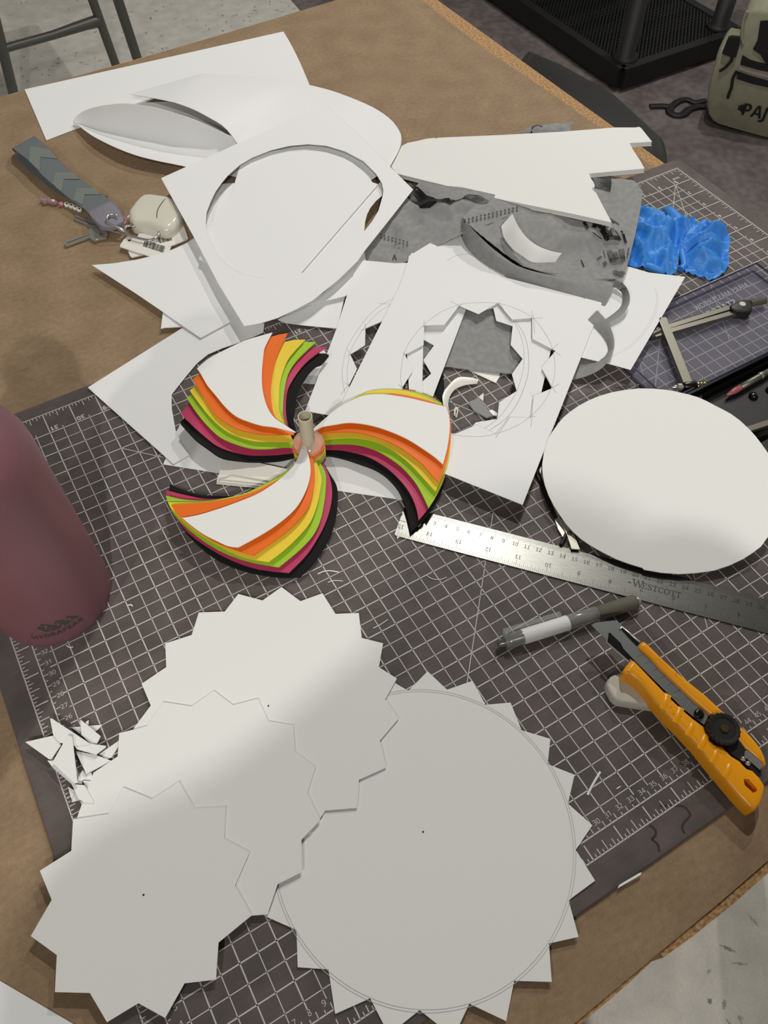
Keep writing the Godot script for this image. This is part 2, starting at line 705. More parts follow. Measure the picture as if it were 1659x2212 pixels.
func build_room():
	var x0 = -4.5; var x1 = 4.0; var z0 = -5.0; var z1 = 4.2
	var st = ST()
	cbox(st, Vector3((x0 + x1) / 2, -0.05, (z0 + z1) / 2), Vector3(x1 - x0, 0.1, z1 - z0))
	struct("floor", fin(st), M.tile)
	st = ST()
	# darker poured floor beside the end of the table
	slab(st, PackedVector3Array([Vector3(1.16, 0.002, -5.0), Vector3(4.0, 0.002, -5.0), Vector3(4.0, 0.002, -0.2), Vector3(0.75, 0.002, -0.2)]), Vector3(0, -0.002, 0))
	struct("floor", fin(st), M.concrete)
	st = ST()
	cbox(st, Vector3((x0 + x1) / 2, 3.05, (z0 + z1) / 2), Vector3(x1 - x0, 0.1, z1 - z0))
	struct("ceiling", fin(st), M.ceiling)
	for w in [["wall_left", Vector3(x0 - 0.05, 1.5, (z0 + z1) / 2), Vector3(0.1, 3.2, z1 - z0 + 0.2)], ["wall_right", Vector3(x1 + 0.05, 1.5, (z0 + z1) / 2), Vector3(0.1, 3.2, z1 - z0 + 0.2)], ["wall_back", Vector3((x0 + x1) / 2, 1.5, z0 - 0.05), Vector3(x1 - x0, 3.2, 0.1)], ["wall_front", Vector3((x0 + x1) / 2, 1.5, z1 + 0.05), Vector3(x1 - x0, 3.2, 0.1)]]:
		st = ST()
		cbox(st, w[1], w[2])
		struct(w[0], fin(st), M.wall)

func build_table():
	var t = thing("work_table", "large work table with a raw chipboard top and chipped front edge", "table")
	var y = Y0 - 0.0045
	var top = PackedVector3Array([Vector3(-2.0, y, -0.822), Vector3(0.420, y, -0.8895), Vector3(0.4425, y, 0.331)])
	# near edge, chipped where the photograph shows it
	for q in [[1659, 1886], [1584, 1952.6], [1500, 2020], [1434, 2068], [1428, 2060], [1414, 2066], [1405, 2080], [1360, 2122], [1321, 2156], [1255, 2212]]:
		top.append(P(q[0], q[1], -0.0045))
	top.append(Vector3(-2.0, y, 0.440))
	part("tabletop", card(top, 0.03), M.chipboard, t)
	for q in [Vector2(-1.9, -0.74), Vector2(0.34, -0.80), Vector2(0.36, 0.26), Vector2(-1.9, 0.34)]:
		var st = ST()
		cbox(st, Vector3(q.x, (y - 0.03) / 2, q.y), Vector3(0.05, y - 0.03, 0.05))
		part("leg", fin(st), M.chair_metal, t)
	var st = ST()
	for q in [[Vector3(-1.9, 0.66, -0.74), Vector3(0.34, 0.66, -0.80)], [Vector3(0.34, 0.66, -0.80), Vector3(0.36, 0.66, 0.26)], [Vector3(0.36, 0.66, 0.26), Vector3(-1.9, 0.66, 0.34)], [Vector3(-1.9, 0.66, 0.34), Vector3(-1.9, 0.66, -0.74)]]:
		bar(st, q[0], q[1], 0.02, 0.06)
	part("apron", fin(st), M.chair_metal, t)
	# kraft sheet covering the top
	var k = PackedVector3Array([Vector3(-1.995, Y0 - 0.003, -0.82), P(0, 209, -0.003), P(105, 180, -0.003), P(300, 128, -0.003), P(420, 92, -0.003), P(730, -1, -0.003), Vector3(0.396, Y0 - 0.003, -0.888), P(912, 0, -0.003)])
	for q in zz([240, 148, 420, 290, 600, 420, 800, 560, 980, 690, 1130, 800, 1250, 880], 900, 0, 3.19):
		pass
	var e = zz([235, 160, 420, 300, 610, 430, 800, 560, 980, 680, 1130, 790, 1260, 875], 900, 0, 3.19)
	k.append_array(pts(e, -0.003))
	k.append_array(PackedVector3Array([Vector3(0.412, Y0 - 0.003, -0.30), Vector3(0.425, Y0 - 0.003, 0.32)]))
	k.append_array(pts([1659, 1859, 1549.6, 1954, 1408, 2071, 1240.6, 2211], -0.003))
	k.append(Vector3(-1.995, Y0 - 0.003, 0.425))
	solo("cardboard_sheet", card(k, 0.0014), M.cardboard, "brown kraft cardboard sheet covering the work table", "cardboard")

# ------------------------------------------------------------------ cutting mat
func MU(u, v, h = 0.0) -> Vector3:  # mat inches to point
	return Vector3((17.0 - u) * INCH, Y0 + h, (v - 11.0) * INCH)

func build_mat():
	var t = thing("cutting_mat", "large smoke-grey cutting mat printed with a white half inch grid", "cutting mat")
	var o = PackedVector3Array()
	var x0 = -0.463; var x1 = 0.448; var z0 = -0.295; var z1 = 0.3128; var r = 0.014
	for c in [[x1 - r, z1 - r, 0.0], [x0 + r, z1 - r, 90.0], [x0 + r, z0 + r, 180.0], [x1 - r, z0 + r, 270.0]]:
		for i in 7:
			var a = deg_to_rad(c[2] + 15.0 * i)
			o.append(Vector3(c[0] + cos(a) * r, Y0, c[1] + sin(a) * r))
	var st = ST()
	rslab(st, o, 0.003, 0.0012, 2)
	part("vinyl_sheet", fin(st), M.vinyl, t)
	st = ST()
	var h = 0.00012
	var w1 = 0.0009
	var w2 = 0.00065
	# border lines
	for q in [[0, 0, 34.5, 0], [0, 0, 0, 22.5], [34.5, 0, 34.5, 22.5], [0, 22.5, 34.5, 22.5], [34, 1, 34, 22], [1, 22, 34, 22]]:
		line(st, MU(q[0], q[1], h), MU(q[2], q[3], h), w1)
	# half inch grid with longer inch lines
	for i in range(2, 68):
		var u = i * 0.5
		var whole = i % 2 == 0
		line(st, MU(u, 0.0 if whole else 0.86, h), MU(u, 21.72 if whole else 21.72, h), w1 if whole else w2)
	for i in range(2, 44):
		var v = i * 0.5
		var whole = i % 2 == 0
		line(st, MU(0.0 if whole else 0.86, v, h), MU(33.72 if whole else 33.6, v, h), w1 if whole else w2)
	# eighth inch ticks on the inch borders
	for i in range(1, 276):
		var u = i * 0.125
		var l = 0.11
		if i % 8 == 0: l = 0.45
		elif i % 4 == 0: l = 0.30
		elif i % 2 == 0: l = 0.19
		if i % 8 != 0:
			line(st, MU(u, 0, h), MU(u, l, h), w2)
		line(st, MU(u, 22.5, h), MU(u, 22.5 - (l if i % 8 != 0 else 0.42), h), w2 if i % 8 != 0 else w1)
	for i in range(1, 180):
		var v = i * 0.125
		var l = 0.11
		if i % 8 == 0: l = 0.45
		elif i % 4 == 0: l = 0.30
		elif i % 2 == 0: l = 0.19
		if i % 8 != 0:
			line(st, MU(0, v, h), MU(l, v, h), w2)
		line(st, MU(34.5, v, h), MU(34.5 - (l if i % 8 != 0 else 0.42), v, h), w2 if i % 8 != 0 else w1)
	# centimetre ticks inside
	for i in range(1, 168):
		var c = i * 0.5 / 2.54
		line(st, MU(34.0 - c, 22, h), MU(34.0 - c, 22 - (0.17 if i % 2 == 0 else 0.1), h), w2)
		if i < 107:
			line(st, MU(34, 22.0 - c, h), MU(34 - (0.17 if i % 2 == 0 else 0.1), 22.0 - c, h), w2)
	# slanted guide lines
	for q in [[1, 1, 14, 14], [1, 1, 6.2, 10.0], [10, 9, 10 + 10 * 0.577, 19], [29, 3, 25.2, 6.8], [20.5, 2, 14, 13.3]]:
		line(st, MU(q[0], q[1], h), MU(q[2], q[3], h), w2)
	for q in [[1065, 1108, 1005, 1500], [1005, 1500, 960, 1800]]:
		line(st, P(q[0], q[1], h), P(q[2], q[3], h), w2)
	part("grid_print", fin(st), M.print_white, t)
	st = ST()
	var rx = Vector3(1, 0, 0)
	var rz = Vector3(0, 0, 1)
	for i in range(1, 34):
		text(st, str(i), 0.0052, MU(i - 0.20, 0.83, h), -rx, rz, "Droid Sans", true)
	for i in range(1, 22):
		text(st, str(i), 0.0046, MU(0.86, i - 0.2, h), -rz * 0 + -rx, rz, "Droid Sans", true)
	text(st, "inch", 0.0036, MU(0.62, 0.62, h), -rx, rz, "Droid Sans", true)
	for i in range(1, 84):
		text(st, str(i), 0.0036, MU(34.0 - i / 2.54 + 0.14, 21.77, h), rx, -rz)
		if i < 54:
			text(st, str(i), 0.0036, MU(33.72, 22.0 - i / 2.54 + 0.02, h), rx, -rz)
	part("printed_numbers", fin(st), M.print_white, t)
	# dried spill near the front border
	st = ST()
	var stain = zz([1010, 1010, 1080, 1060, 1085, 1130, 1040, 1180, 1105, 1230, 1130, 1330], 1220, 1600, 5.53)
	polyline(st, cat(pts(stain, 0.0001), 24), 0.0016)
	stain = zz([1130, 780, 1400, 780, 1480, 850, 1500, 890, 1440, 960, 1400, 1030, 1430, 1110], 1220, 1600, 5.53)
	polyline(st, cat(pts(stain, 0.0001), 24), 0.0016)
	part("stain", fin(st), mat(Color(0.26, 0.20, 0.16), 0.35), t)
	# knife scratches
	st = ST()
	var rng = RandomNumberGenerator.new()
	rng.seed = 12
	for i in 420:
		var q = Vector2(rng.randf_range(1150, 1640), rng.randf_range(1180, 1640)) if i < 260 else Vector2(rng.randf_range(400, 1250), rng.randf_range(1020, 1480))
		var p = P(q.x, q.y, 0.00009)
		if p.x > 0.42 or p.z > 0.29:
			continue
		var a = rng.randf_range(-0.4, 2.4)
		var d = Vector3(cos(a), 0, sin(a)) * rng.randf_range(0.004, 0.02)
		line(st, p - d, p + d, rng.randf_range(0.00010, 0.00022))
	var sc = part("scratch", fin(st), mat(Color(0.40, 0.37, 0.37), 0.5), t)
	sc.set_meta("kind", "stuff")

# ------------------------------------------------------------------ card sheets
const CARD = 0.0006

func flat_sheet(called, px, h, label, holes = [], th = CARD, m = null, category = "paper"):
	var hs = []
	for q in holes:
		hs.append(pts(q, h))
	return solo(called, card(pts(px, h), th, hs), M.paper if m == null else m, label, category)

func tilt_sheet(called, px3, label, th = CARD, m = null, category = "paper"):
	return solo(called, card(pts3(px3), th), M.paper if m == null else m, label, category)

func build_back_sheets():
	flat_sheet("card_offcut", [53, 193, 612, 68, 622, 84, 632, 102, 641, 120, 650, 139, 658, 158, 664, 172, 669, 185, 672, 203, 560, 205, 480, 200, 335, 212.3, 100, 303], -0.0019, "long white card offcut along the far table edge with one curved end")
	# sheet bulging up between the long offcut and the square frame
	var st = ST()
	var A = pts3([279, 203, 0.012, 360, 180, 0.010, 440, 158.5, 0.008, 480, 160.7, 0.007, 546, 164.7, 0.006, 612.6, 172.6, 0.006, 665.7, 183, 0.007, 718.7, 196.5, 0.008, 771.8, 216.4, 0.010, 811.6, 235, 0.009, 843.4, 257.5, 0.009, 862, 281.4, 0.0095, 867.3, 300, 0.010, 862, 323.8, 0.0105, 842, 361.8, 0.011])
	var B = pts3([279.5, 203.5, 0.012, 333, 212, 0.024, 367, 219, 0.032, 383, 223, 0.035, 419, 236.4, 0.038, 455.5, 255.7, 0.036, 479.6, 270, 0.033, 499, 289.5, 0.026, 510, 306, 0.018, 550, 345, 0.010, 620, 385, 0.006, 700, 410, 0.005, 760, 410, 0.007, 800, 390, 0.009, 835, 365, 0.011])
	sheet(st, loft(A, B, [], 48, 14, 0.004), CARD)
	solo("curled_card", fin(st), M.paper, "wide white card offcut bulging upward with a round outer edge, behind the square frame", "paper")
	flat_sheet("card_offcut", [300, 226, 310, 221.5, 367.5, 219.5, 400, 229, 440, 247, 480, 271, 505, 298, 512, 310, 480, 300, 440, 285, 380, 262, 330, 240], -0.0012, "narrow white card sliver behind the rim of the leaf shaped curl")
	# leaf shaped curl
	st = ST()
	A = pts3([157.7, 261.3, 0.003, 166, 249.7, 0.009, 183, 238.9, 0.018, 209.6, 230.4, 0.028, 245.7, 224.9, 0.036, 274.7, 223.7, 0.040, 310.8, 228, 0.042, 347, 235.2, 0.042, 383, 246, 0.040, 419.3, 258, 0.036, 455.5, 273.8, 0.030, 491.7, 290.7, 0.022, 503.7, 296, 0.019, 540, 320, 0.010])
	B = pts3([158, 262, 0.003, 172.2, 273, 0.006, 197.5, 291.9, 0.009, 226.4, 307.6, 0.011, 257.8, 322, 0.012, 294, 335.3, 0.012, 335, 346, 0.011, 371, 353.4, 0.010, 402.5, 360, 0.008, 440, 368, 0.005, 470, 374, 0.003, 500, 380, 0.001, 520, 384, 0.0, 540, 388, 0.0])
	var ea = cat(A, 40)
	var eb = cat(B, 40)
	var G = []
	for i in 41:
		var row = []
		for j in 17:
			var s = j / 16.0
			var p = ea[i].lerp(eb[i], s)
			var floor_y = Y0 - 0.0012
			var sag = sin(PI * pow(s, 0.62)) * 0.85
			p.y = lerpf(p.y, floor_y, clampf(sag, 0, 1))
			p.y = maxf(p.y, floor_y)
			row.append(p)
		G.append(row)
	sheet(st, G, CARD)
	solo("curled_card", fin(st), M.paper, "leaf shaped white card curling up like a shell beside the grey wrist strap", "paper")
	# large sheet under the square frame
	var px = [198.6, 572.5, 243.7, 569, 294, 561, 339, 550.5, 373.6, 538.6, 401, 526, 421, 513, 455, 430, 477, 397, 507, 395.5, 560, 420, 600, 600, 560, 660, 514.2, 685.8, 433.3, 729.5, 397.5, 705.7, 352.4, 673.8, 294, 634]
	flat_sheet("card_offcut", px, 0.0045, "white card offcut with a long pointed tip lying on the brown cardboard by the keys")
	flat_sheet("card_offcut", [352.4, 670, 347.6, 710, 355, 708, 397.5, 705.7, 420, 700, 400, 660], 0.0025, "small white card tab poking out under the pointed offcut")
	# sheets seen through the round window
	flat_sheet("card_sheet", [823, 391, 640, 600, 700, 600, 787, 499, 788.7, 479, 793, 463, 800, 449, 812, 434, 827, 421, 832, 405], 0.0115, "white card with a wavy edge seen in the right side of the round window")
	flat_sheet("card_sheet", [520, 353, 540, 341, 560, 332, 599, 324, 652, 322.5, 680, 325, 705, 329, 725, 335, 745, 342.4, 762, 352, 777, 363.6, 792, 378, 805, 394, 817, 398, 644, 597, 560, 622, 430, 560, 445.4, 497.4, 465, 478, 480.3, 459.9, 490, 442, 497.8, 424.9, 504, 406, 510, 384.7], 0.0135, "white card with one rounded side filling most of the round window")
	# square frame with a round window
	var hole = [444.2, 482.6, 446.3, 458, 455.9, 433.6, 466, 413, 478.6, 395.2, 492.6, 378.6, 518, 355.8, 546, 339.5, 586, 323.8, 625.9, 314.5, 665.7, 311, 705.5, 314.5, 745, 326.5, 785, 347.7, 811.6, 374.2, 824.8, 395.4, 828, 410, 827, 421.8, 817.7, 454.5, 804, 478, 787.8, 498.4, 749.5, 538.6, 712, 564.8, 674.7, 581.6, 644, 592, 605, 600, 566, 601.5, 522.3, 592.7, 500, 582, 483.8, 570, 468, 553, 457.6, 535, 448, 510]
	flat_sheet("window_card", [348, 384.7, 699.6, 226, 730, 251, 780, 298, 892.4, 409.3, 840, 476, 787, 542.3, 773, 563, 731, 604, 675, 649, 640, 668, 600, 686.5, 560, 699, 527.4, 704.3, 471.7, 612.8, 420.6, 515], 0.019, "square white card frame with a large round window cut out", [hole])
	# sheets left of the pinwheel
	flat_sheet("card_offcut", [189.5, 837, 397.5, 706, 433, 690, 514, 680, 571, 699, 568.6, 717.6, 527.5, 736.2, 480, 752, 449, 765.4, 425, 785, 400, 815, 371, 851.6, 370.5, 868, 371.3, 884, 379.6, 931, 394, 958, 409.6, 982.2, 374.6, 1002.4], 0.0022, "white card sheet with a round bite cut away beside the pinwheel")
	flat_sheet("card_sheet", [352.5, 1003, 382, 931, 400, 895, 560, 930, 700, 960, 860, 1010, 885, 1076, 871.7, 1080, 729.8, 1060, 640, 1046.5, 468, 1021], 0.0008, "white card sheet lying under the pinwheel")
	# sheets between frame and gear windows
	flat_sheet("card_offcut", [600, 690, 640, 668, 677, 645, 735, 620, 745, 640, 728, 709.5, 660, 703, 615, 697], 0.003, "shaded white card scrap under the edge of the square frame")
	flat_sheet("card_offcut", [650, 662, 700, 632, 773, 562, 787, 543, 790, 562, 765, 600, 752, 636, 745, 640], 0.0075, "narrow white card edge between the square frame and the notched sheets")
	# bundle of folded strips
	for q in [[[467, 1044.6, 473, 1033, 585, 1050, 557, 1053.5], 0.0016, "lowest"], [[468, 1040, 471, 1026, 600, 1040, 570, 1050], 0.0030, "second"], [[471, 1034, 473, 1022, 610, 1037, 585, 1046], 0.0044, "third"], [[472.5, 1032, 479.4, 987.7, 552, 998, 623.6, 1014, 615, 1030, 590, 1040, 500, 1024, 489, 1029], 0.0060, "topmost"]]:
		flat_sheet("paper_strip", q[0], q[1], "off-white paper strip in the bundle under the pinwheel, %s of four" % q[2], [], 0.001, M.tag, "paper strip")
	flat_sheet("card_sheet", [-60, 2075, 0, 2119, 158, 2212, 200, 2240, 60, 2330, -140, 2250], -0.0022, "corner of a white card sheet beside the smallest notched disc")

func pencil(st, a, h, w = 0.0003, closed = false, n = 0):
	var p = pts(a, h)
	if n > 0:
		p = cat(p, n)
	polyline(st, p, w, closed)

func build_gear_sheets():
	# left sheet
	var h = 0.0095
	var px = [774, 561.2, 853, 568.5, 905, 567, 1037, 590, 1006.7, 668, 936.7, 853, 905, 935, 659.3, 887, 726.8, 709.8]
	var hole = [789.5, 709.8, 836, 690, 858, 712, 900, 705, 915, 733.7, 937.5, 746, 914.4, 778, 931.5, 807, 897.6, 837.3, 885, 868, 852, 858, 820, 880, 795, 848, 752.8, 834.2, 771.2, 796.6, 756.7, 765.7, 788.5, 745.4]
	var t = thing("notched_window_card", "white card with a notched round window, lying under another, its left edge by the pinwheel", "paper")
	part("card", card(pts(px, h), CARD, [pts(hole, h)]), M.paper, t)
	var st = ST()
	pencil(st, zz([1105, 535, 960, 610, 830, 715, 720, 850, 620, 1000, 555, 1130, 520, 1300, 515, 1420, 530, 1540, 545, 1600], 640, 540, 5.184), h + 0.0001, 0.0003, false, 30)
	pencil(st, zz([1075, 605, 930, 690, 800, 820, 700, 960, 625, 1100, 580, 1270, 570, 1420, 588, 1535], 640, 540, 5.184), h + 0.0001, 0.0003, false, 30)
	for q in [[930, 600, 1075, 605], [773, 825, 773, 900], [720, 905, 985, 785], [575, 1115, 610, 1180], [560, 1190, 640, 1150], [540, 1480, 600, 1530], [500, 1620, 590, 1500]]:
		pencil(st, zz(q, 640, 540, 5.184), h + 0.0001, 0.00035)
	part("pencil_lines", fin(st), M.pencil, t)
	# middle sheet, mostly covered
	h = 0.0125
	px = [994.5, 505.5, 1087, 592.8, 1202, 702, 1190.7, 753.4, 1169.6, 847.4, 1140, 990, 1000, 1000, 890, 955, 872, 640, 883, 553, 942.5, 517, 954, 526.3]
	hole = [1065.4, 665, 1072, 692.6, 1107.4, 704.2, 1103, 744.7, 1129, 775, 1105.9, 808.4, 1116, 844.5, 1078.4, 869, 1074, 905, 1027.8, 912.5, 1017.7, 924, 984.4, 937.7, 945, 930, 912, 850, 915, 700, 960, 640, 1033.6, 672]
	t = thing("notched_window_card", "white card with a notched round window between two others, its corner on the grey bag", "paper")
	part("card", card(pts(px, h), CARD, [pts(hole, h)]), M.paper, t)
	st = ST()
	pencil(st, zz([365, 288, 430, 250, 510, 238, 590, 255, 650, 295, 680, 345, 684, 370], 860, 480, 3.4565), h + 0.0001, 0.0003, false, 20)
	pencil(st, zz([860, 735, 900, 810, 930, 900, 940, 1000, 935, 1100, 905, 1210, 860, 1310, 800, 1400, 740, 1470, 645, 1540], 860, 480, 3.4565), h + 0.0001, 0.0003, false, 30)
	pencil(st, zz([870, 730, 925, 810, 960, 900, 975, 1010, 970, 1130, 935, 1250, 880, 1370, 800, 1470, 680, 1555], 860, 480, 3.4565), h + 0.0001, 0.0004, false, 30)
	part("pencil_lines", fin(st), M.pencil, t)
	# front sheet
	h = 0.0155
	px = [889, 546.5, 895, 547.5, 1299.7, 653.6, 1298, 664, 1129, 1090.4, 967, 1025.4, 713, 923.7, 755.7, 834, 860, 624.7, 880, 568, 884, 555]
	hole = [991.6, 660.8, 959.8, 701.9, 916.4, 702.8, 915, 744.7, 874.5, 766.4, 892.4, 799.7, 868.7, 837.3, 880, 880, 918, 897, 938, 934, 984.4, 937, 1029, 917.7, 1071, 938, 1101.6, 901, 1146.4, 903, 1152, 855, 1192.7, 838.7, 1169.6, 793.9, 1200, 757.7, 1150, 731.7, 1148.7, 686.9, 1106, 689.8, 1075.5, 654.5, 1033.6, 678.2]
	t = thing("notched_window_card", "front white card with a notched round window, lying on two others", "paper")
	part("card", card(pts(px, h), CARD, [pts(hole, h)]), M.paper, t)
	st = ST()
	pencil(st, zz([30, 1260, 20, 1130, 45, 980, 110, 860, 200, 760, 320, 670, 460, 615, 600, 600, 740, 605, 870, 640, 1000, 710, 1085, 810, 1145, 920, 1170, 1040, 1165, 1160, 1120, 1290, 1040, 1400, 920, 1500, 760, 1570, 620, 1600, 500, 1597, 400, 1585], 860, 480, 3.4565), h + 0.0001, 0.0003, false, 80)
	for q in [[390, 590, 510, 650], [440, 640, 480, 605], [740, 598, 850, 735], [755, 598, 835, 735], [1000, 660, 1000, 870], [1012, 695, 1018, 835], [960, 718, 1080, 715], [1150, 945, 1215, 997], [1135, 965, 1195, 905], [1090, 1125, 1178, 1275], [1145, 1240, 1205, 1205], [1010, 1290, 993, 1530], [985, 1450, 1028, 1452], [835, 1452, 728, 1610], [195, 730, 192, 785], [170, 780, 345, 766], [35, 970, 60, 1000], [35, 995, 70, 978], [0, 1210, 40, 1240]]:
		pencil(st, zz(q, 860, 480, 3.4565), h + 0.0001, 0.00035)
	part("pencil_lines", fin(st), M.pencil, t)
	# sheet on the right under the strap loops
	t = thing("card_sheet", "white card with a pressed circle lying under the grey bag's strap loops", "paper")
	h = 0.0135
	part("card", card(pts([1480.3, 598, 1362.5, 798.6, 1307, 783.6, 1225, 765, 1245, 690, 1300, 600, 1345, 572, 1402, 588.7], h), CARD), M.paper, t)
	st = ST()
	tube(st, cat(pts(zz([815, 140, 835, 220, 820, 310, 780, 400, 720, 490, 640, 570, 560, 620, 480, 660], 1180, 580, 3.463), h), 30), 0.0012, 8, false, 0.0004)
	part("crease", fin(st), M.paper, t)

# ------------------------------------------------------------------ notched discs
func gear_poly(c: Vector2, rt, rv, a0, n, h) -> PackedVector3Array:
	var p = PackedVector3Array()
	for i in n:
		var a = deg_to_rad(a0 + 360.0 * i / n)
		var b = deg_to_rad(a0 + 360.0 * (i + 0.52) / n)
		p.append(Vector3(c.x + cos(a) * rt, Y0 + h, c.y + sin(a) * rt))
		p.append(Vector3(c.x + cos(b) * rv, Y0 + h, c.y + sin(b) * rv))
	return p

func build_gears():
	var A = [306, 1477, 359, 1441, 357, 1390, 414, 1371.5, 429.5, 1323, 485.5, 1321, 514.7, 1283, 567, 1297, 608, 1268, 649, 1298.6, 696.7, 1281.4, 724.7, 1326, 775, 1324, 781.5, 1378, 827.5, 1389.4, 818.5, 1441, 857.4, 1465.6, 832.3, 1510.5, 861, 1552, 820.7, 1599.4, 834.2, 1657.7, 775.6, 1684, 771.6, 1745, 702.7, 1750.4]
	var Bp = [202, 1669, 254, 1634, 257.6, 1584, 316, 1568.5, 351, 1516.3, 413.4, 1525.8, 462, 1492, 503, 1523, 557.3, 1509, 580, 1558, 633, 1567, 637.6, 1624.8, 681.3, 1657.7, 663.5, 1714.6, 691.7, 1771.5, 651, 1814, 652, 1883.5, 599.5, 1910, 577.6, 1975, 543, 1977.8]
	var C = [157.6, 1770, 234, 1758.6, 266, 1701, 327.7, 1726.6, 386.7, 1688, 420, 1747, 487.3, 1743, 483.8, 1812.7, 538.8, 1842, 507.3, 1913.7, 543, 1977.8, 471.8, 2036, 466.3, 2116, 398.7, 2124, 356.7, 2199, 298.7, 2167, 231, 2208, 194, 2145, 118.6, 2143, 122.6, 2063, 66.5, 2022, 111.6, 1943.8, 86, 1881, 154, 1837.7]
	var D = [923.8, 1450, 965.8, 1489.8, 1020.7, 1470.6, 1048.6, 1522.3, 1103, 1517.6, 1126.7, 1577.3, 1189, 1596, 1182.8, 1650.4, 1241, 1673.5, 1227, 1735.9, 1279.7, 1782.8, 1243.8, 1835.8, 1285.7, 1902.3, 1228.3, 1944.7, 1249.8, 2023.7, 1185.8, 2038, 1191.8, 2121, 1110.8, 2118.6, 1093.3, 2205.6, 1013.9, 2168, 980, 2240, 906.5, 2182, 840, 2235, 799.5, 2156.4, 724, 2190.4, 709.4, 2093.9, 643, 2089.3, 640.4, 2008.8, 570, 1977.8, 599.5, 1910]
	var defs = [["D", D, 0.0015, Vector2(-0.2421, 0.221), 0.1155, 0.1019, -160.0, [-158, -141, -124, -107, -90, -73], "largest white card disc with a sawtooth rim and two pencilled rings", [914, 1797]], ["A", A, 0.0034, Vector2(-0.2929, 0.0859), 0.0984, 0.0869, 100.0, [99, 119, 139, 159, 179, 199], "white card disc with eighteen teeth, second largest, its tip pointing to the pinwheel", [579.7, 1524.7]], ["B", Bp, 0.0050, Vector2(-0.3655, 0.129), 0.0835, 0.0751, 107.0, [107, 131, 155, 179, 203], "medium white card disc with a sawtooth rim, between two other notched discs", [-1, -1]], ["C", C, 0.0066, Vector2(-0.419, 0.1607), 0.0721, 0.0597, 0.0, [], "smallest white card disc with twelve teeth, on top of the overlapping discs", [310, 1933]]]
	for d in defs:
		var h = d[2]
		var p = pts(d[1], h)
		var c = Vector3(d[3].x, Y0 + h, d[3].y)
		# hidden teeth continue at the same pitch
		var step = 17.1 if d[0] == "D" else (20.0 if d[0] == "A" else 24.0)
		for k in d[7].size():
			var a = deg_to_rad(d[7][k])
			var b = deg_to_rad(d[7][k] + step * 0.5)
			p.append(c + Vector3(cos(a), 0, sin(a)) * d[4])
			if k < d[7].size() - 1 or d[0] == "D" or d[0] == "A":
				p.append(c + Vector3(cos(b), 0, sin(b)) * d[5])
		var t = thing("notched_disc", d[8], "card disc")
		part("disc", card(p, 0.0011), M.card, t)
		var st = ST()
		if d[9][0] > 0:
			var q = P(d[9][0], d[9][1], h + 0.0001)
			lathe(st, [[0.0, 0.0], [0.0007, 0.0]], q, Vector3.UP, 8)
			part("pin_hole", fin(st), M.dot, t)
		if d[0] == "D":
			st = ST()
			for r in [0.1008, 0.1024]:
				var ring = PackedVector3Array()
				for i in 120:
					var a = TAU * i / 120
					ring.append(c + Vector3(cos(a) * r, 0.0001, sin(a) * r))
				polyline(st, ring, 0.00035, true)
			part("pencil_lines", fin(st), mat(Color(0.72, 0.72, 0.71), 0.7), t)
	flat_sheet("card_offcut", [690, 1770, 672, 1804, 662, 1800], 0.0019, "tiny white card corner poking out between two notched discs")

# ------------------------------------------------------------------ pinwheel
func blade(t, called, m, th, hub_h, tip_h, L, Rr, E, bump):
	var f = func(a):
		var p = PackedVector3Array()
		var n = a.size() / 2
		for i in n:
			var s = float(i) / (n - 1)
			var h = lerpf(hub_h, tip_h, s * s * (3 - 2 * s)) + bump * sin(PI * s)
			p.append(P(a[2 * i], a[2 * i + 1], h))
		return p
	var st = ST()
	var e = PackedVector3Array()
	for i in range(0, E.size(), 2):
		e.append(P(E[i], E[i + 1], tip_h))
	sheet(st, loft(f.call(L), f.call(Rr), e, 30, 12, 0.0), th)
	return part(called, fin(st), m, t)

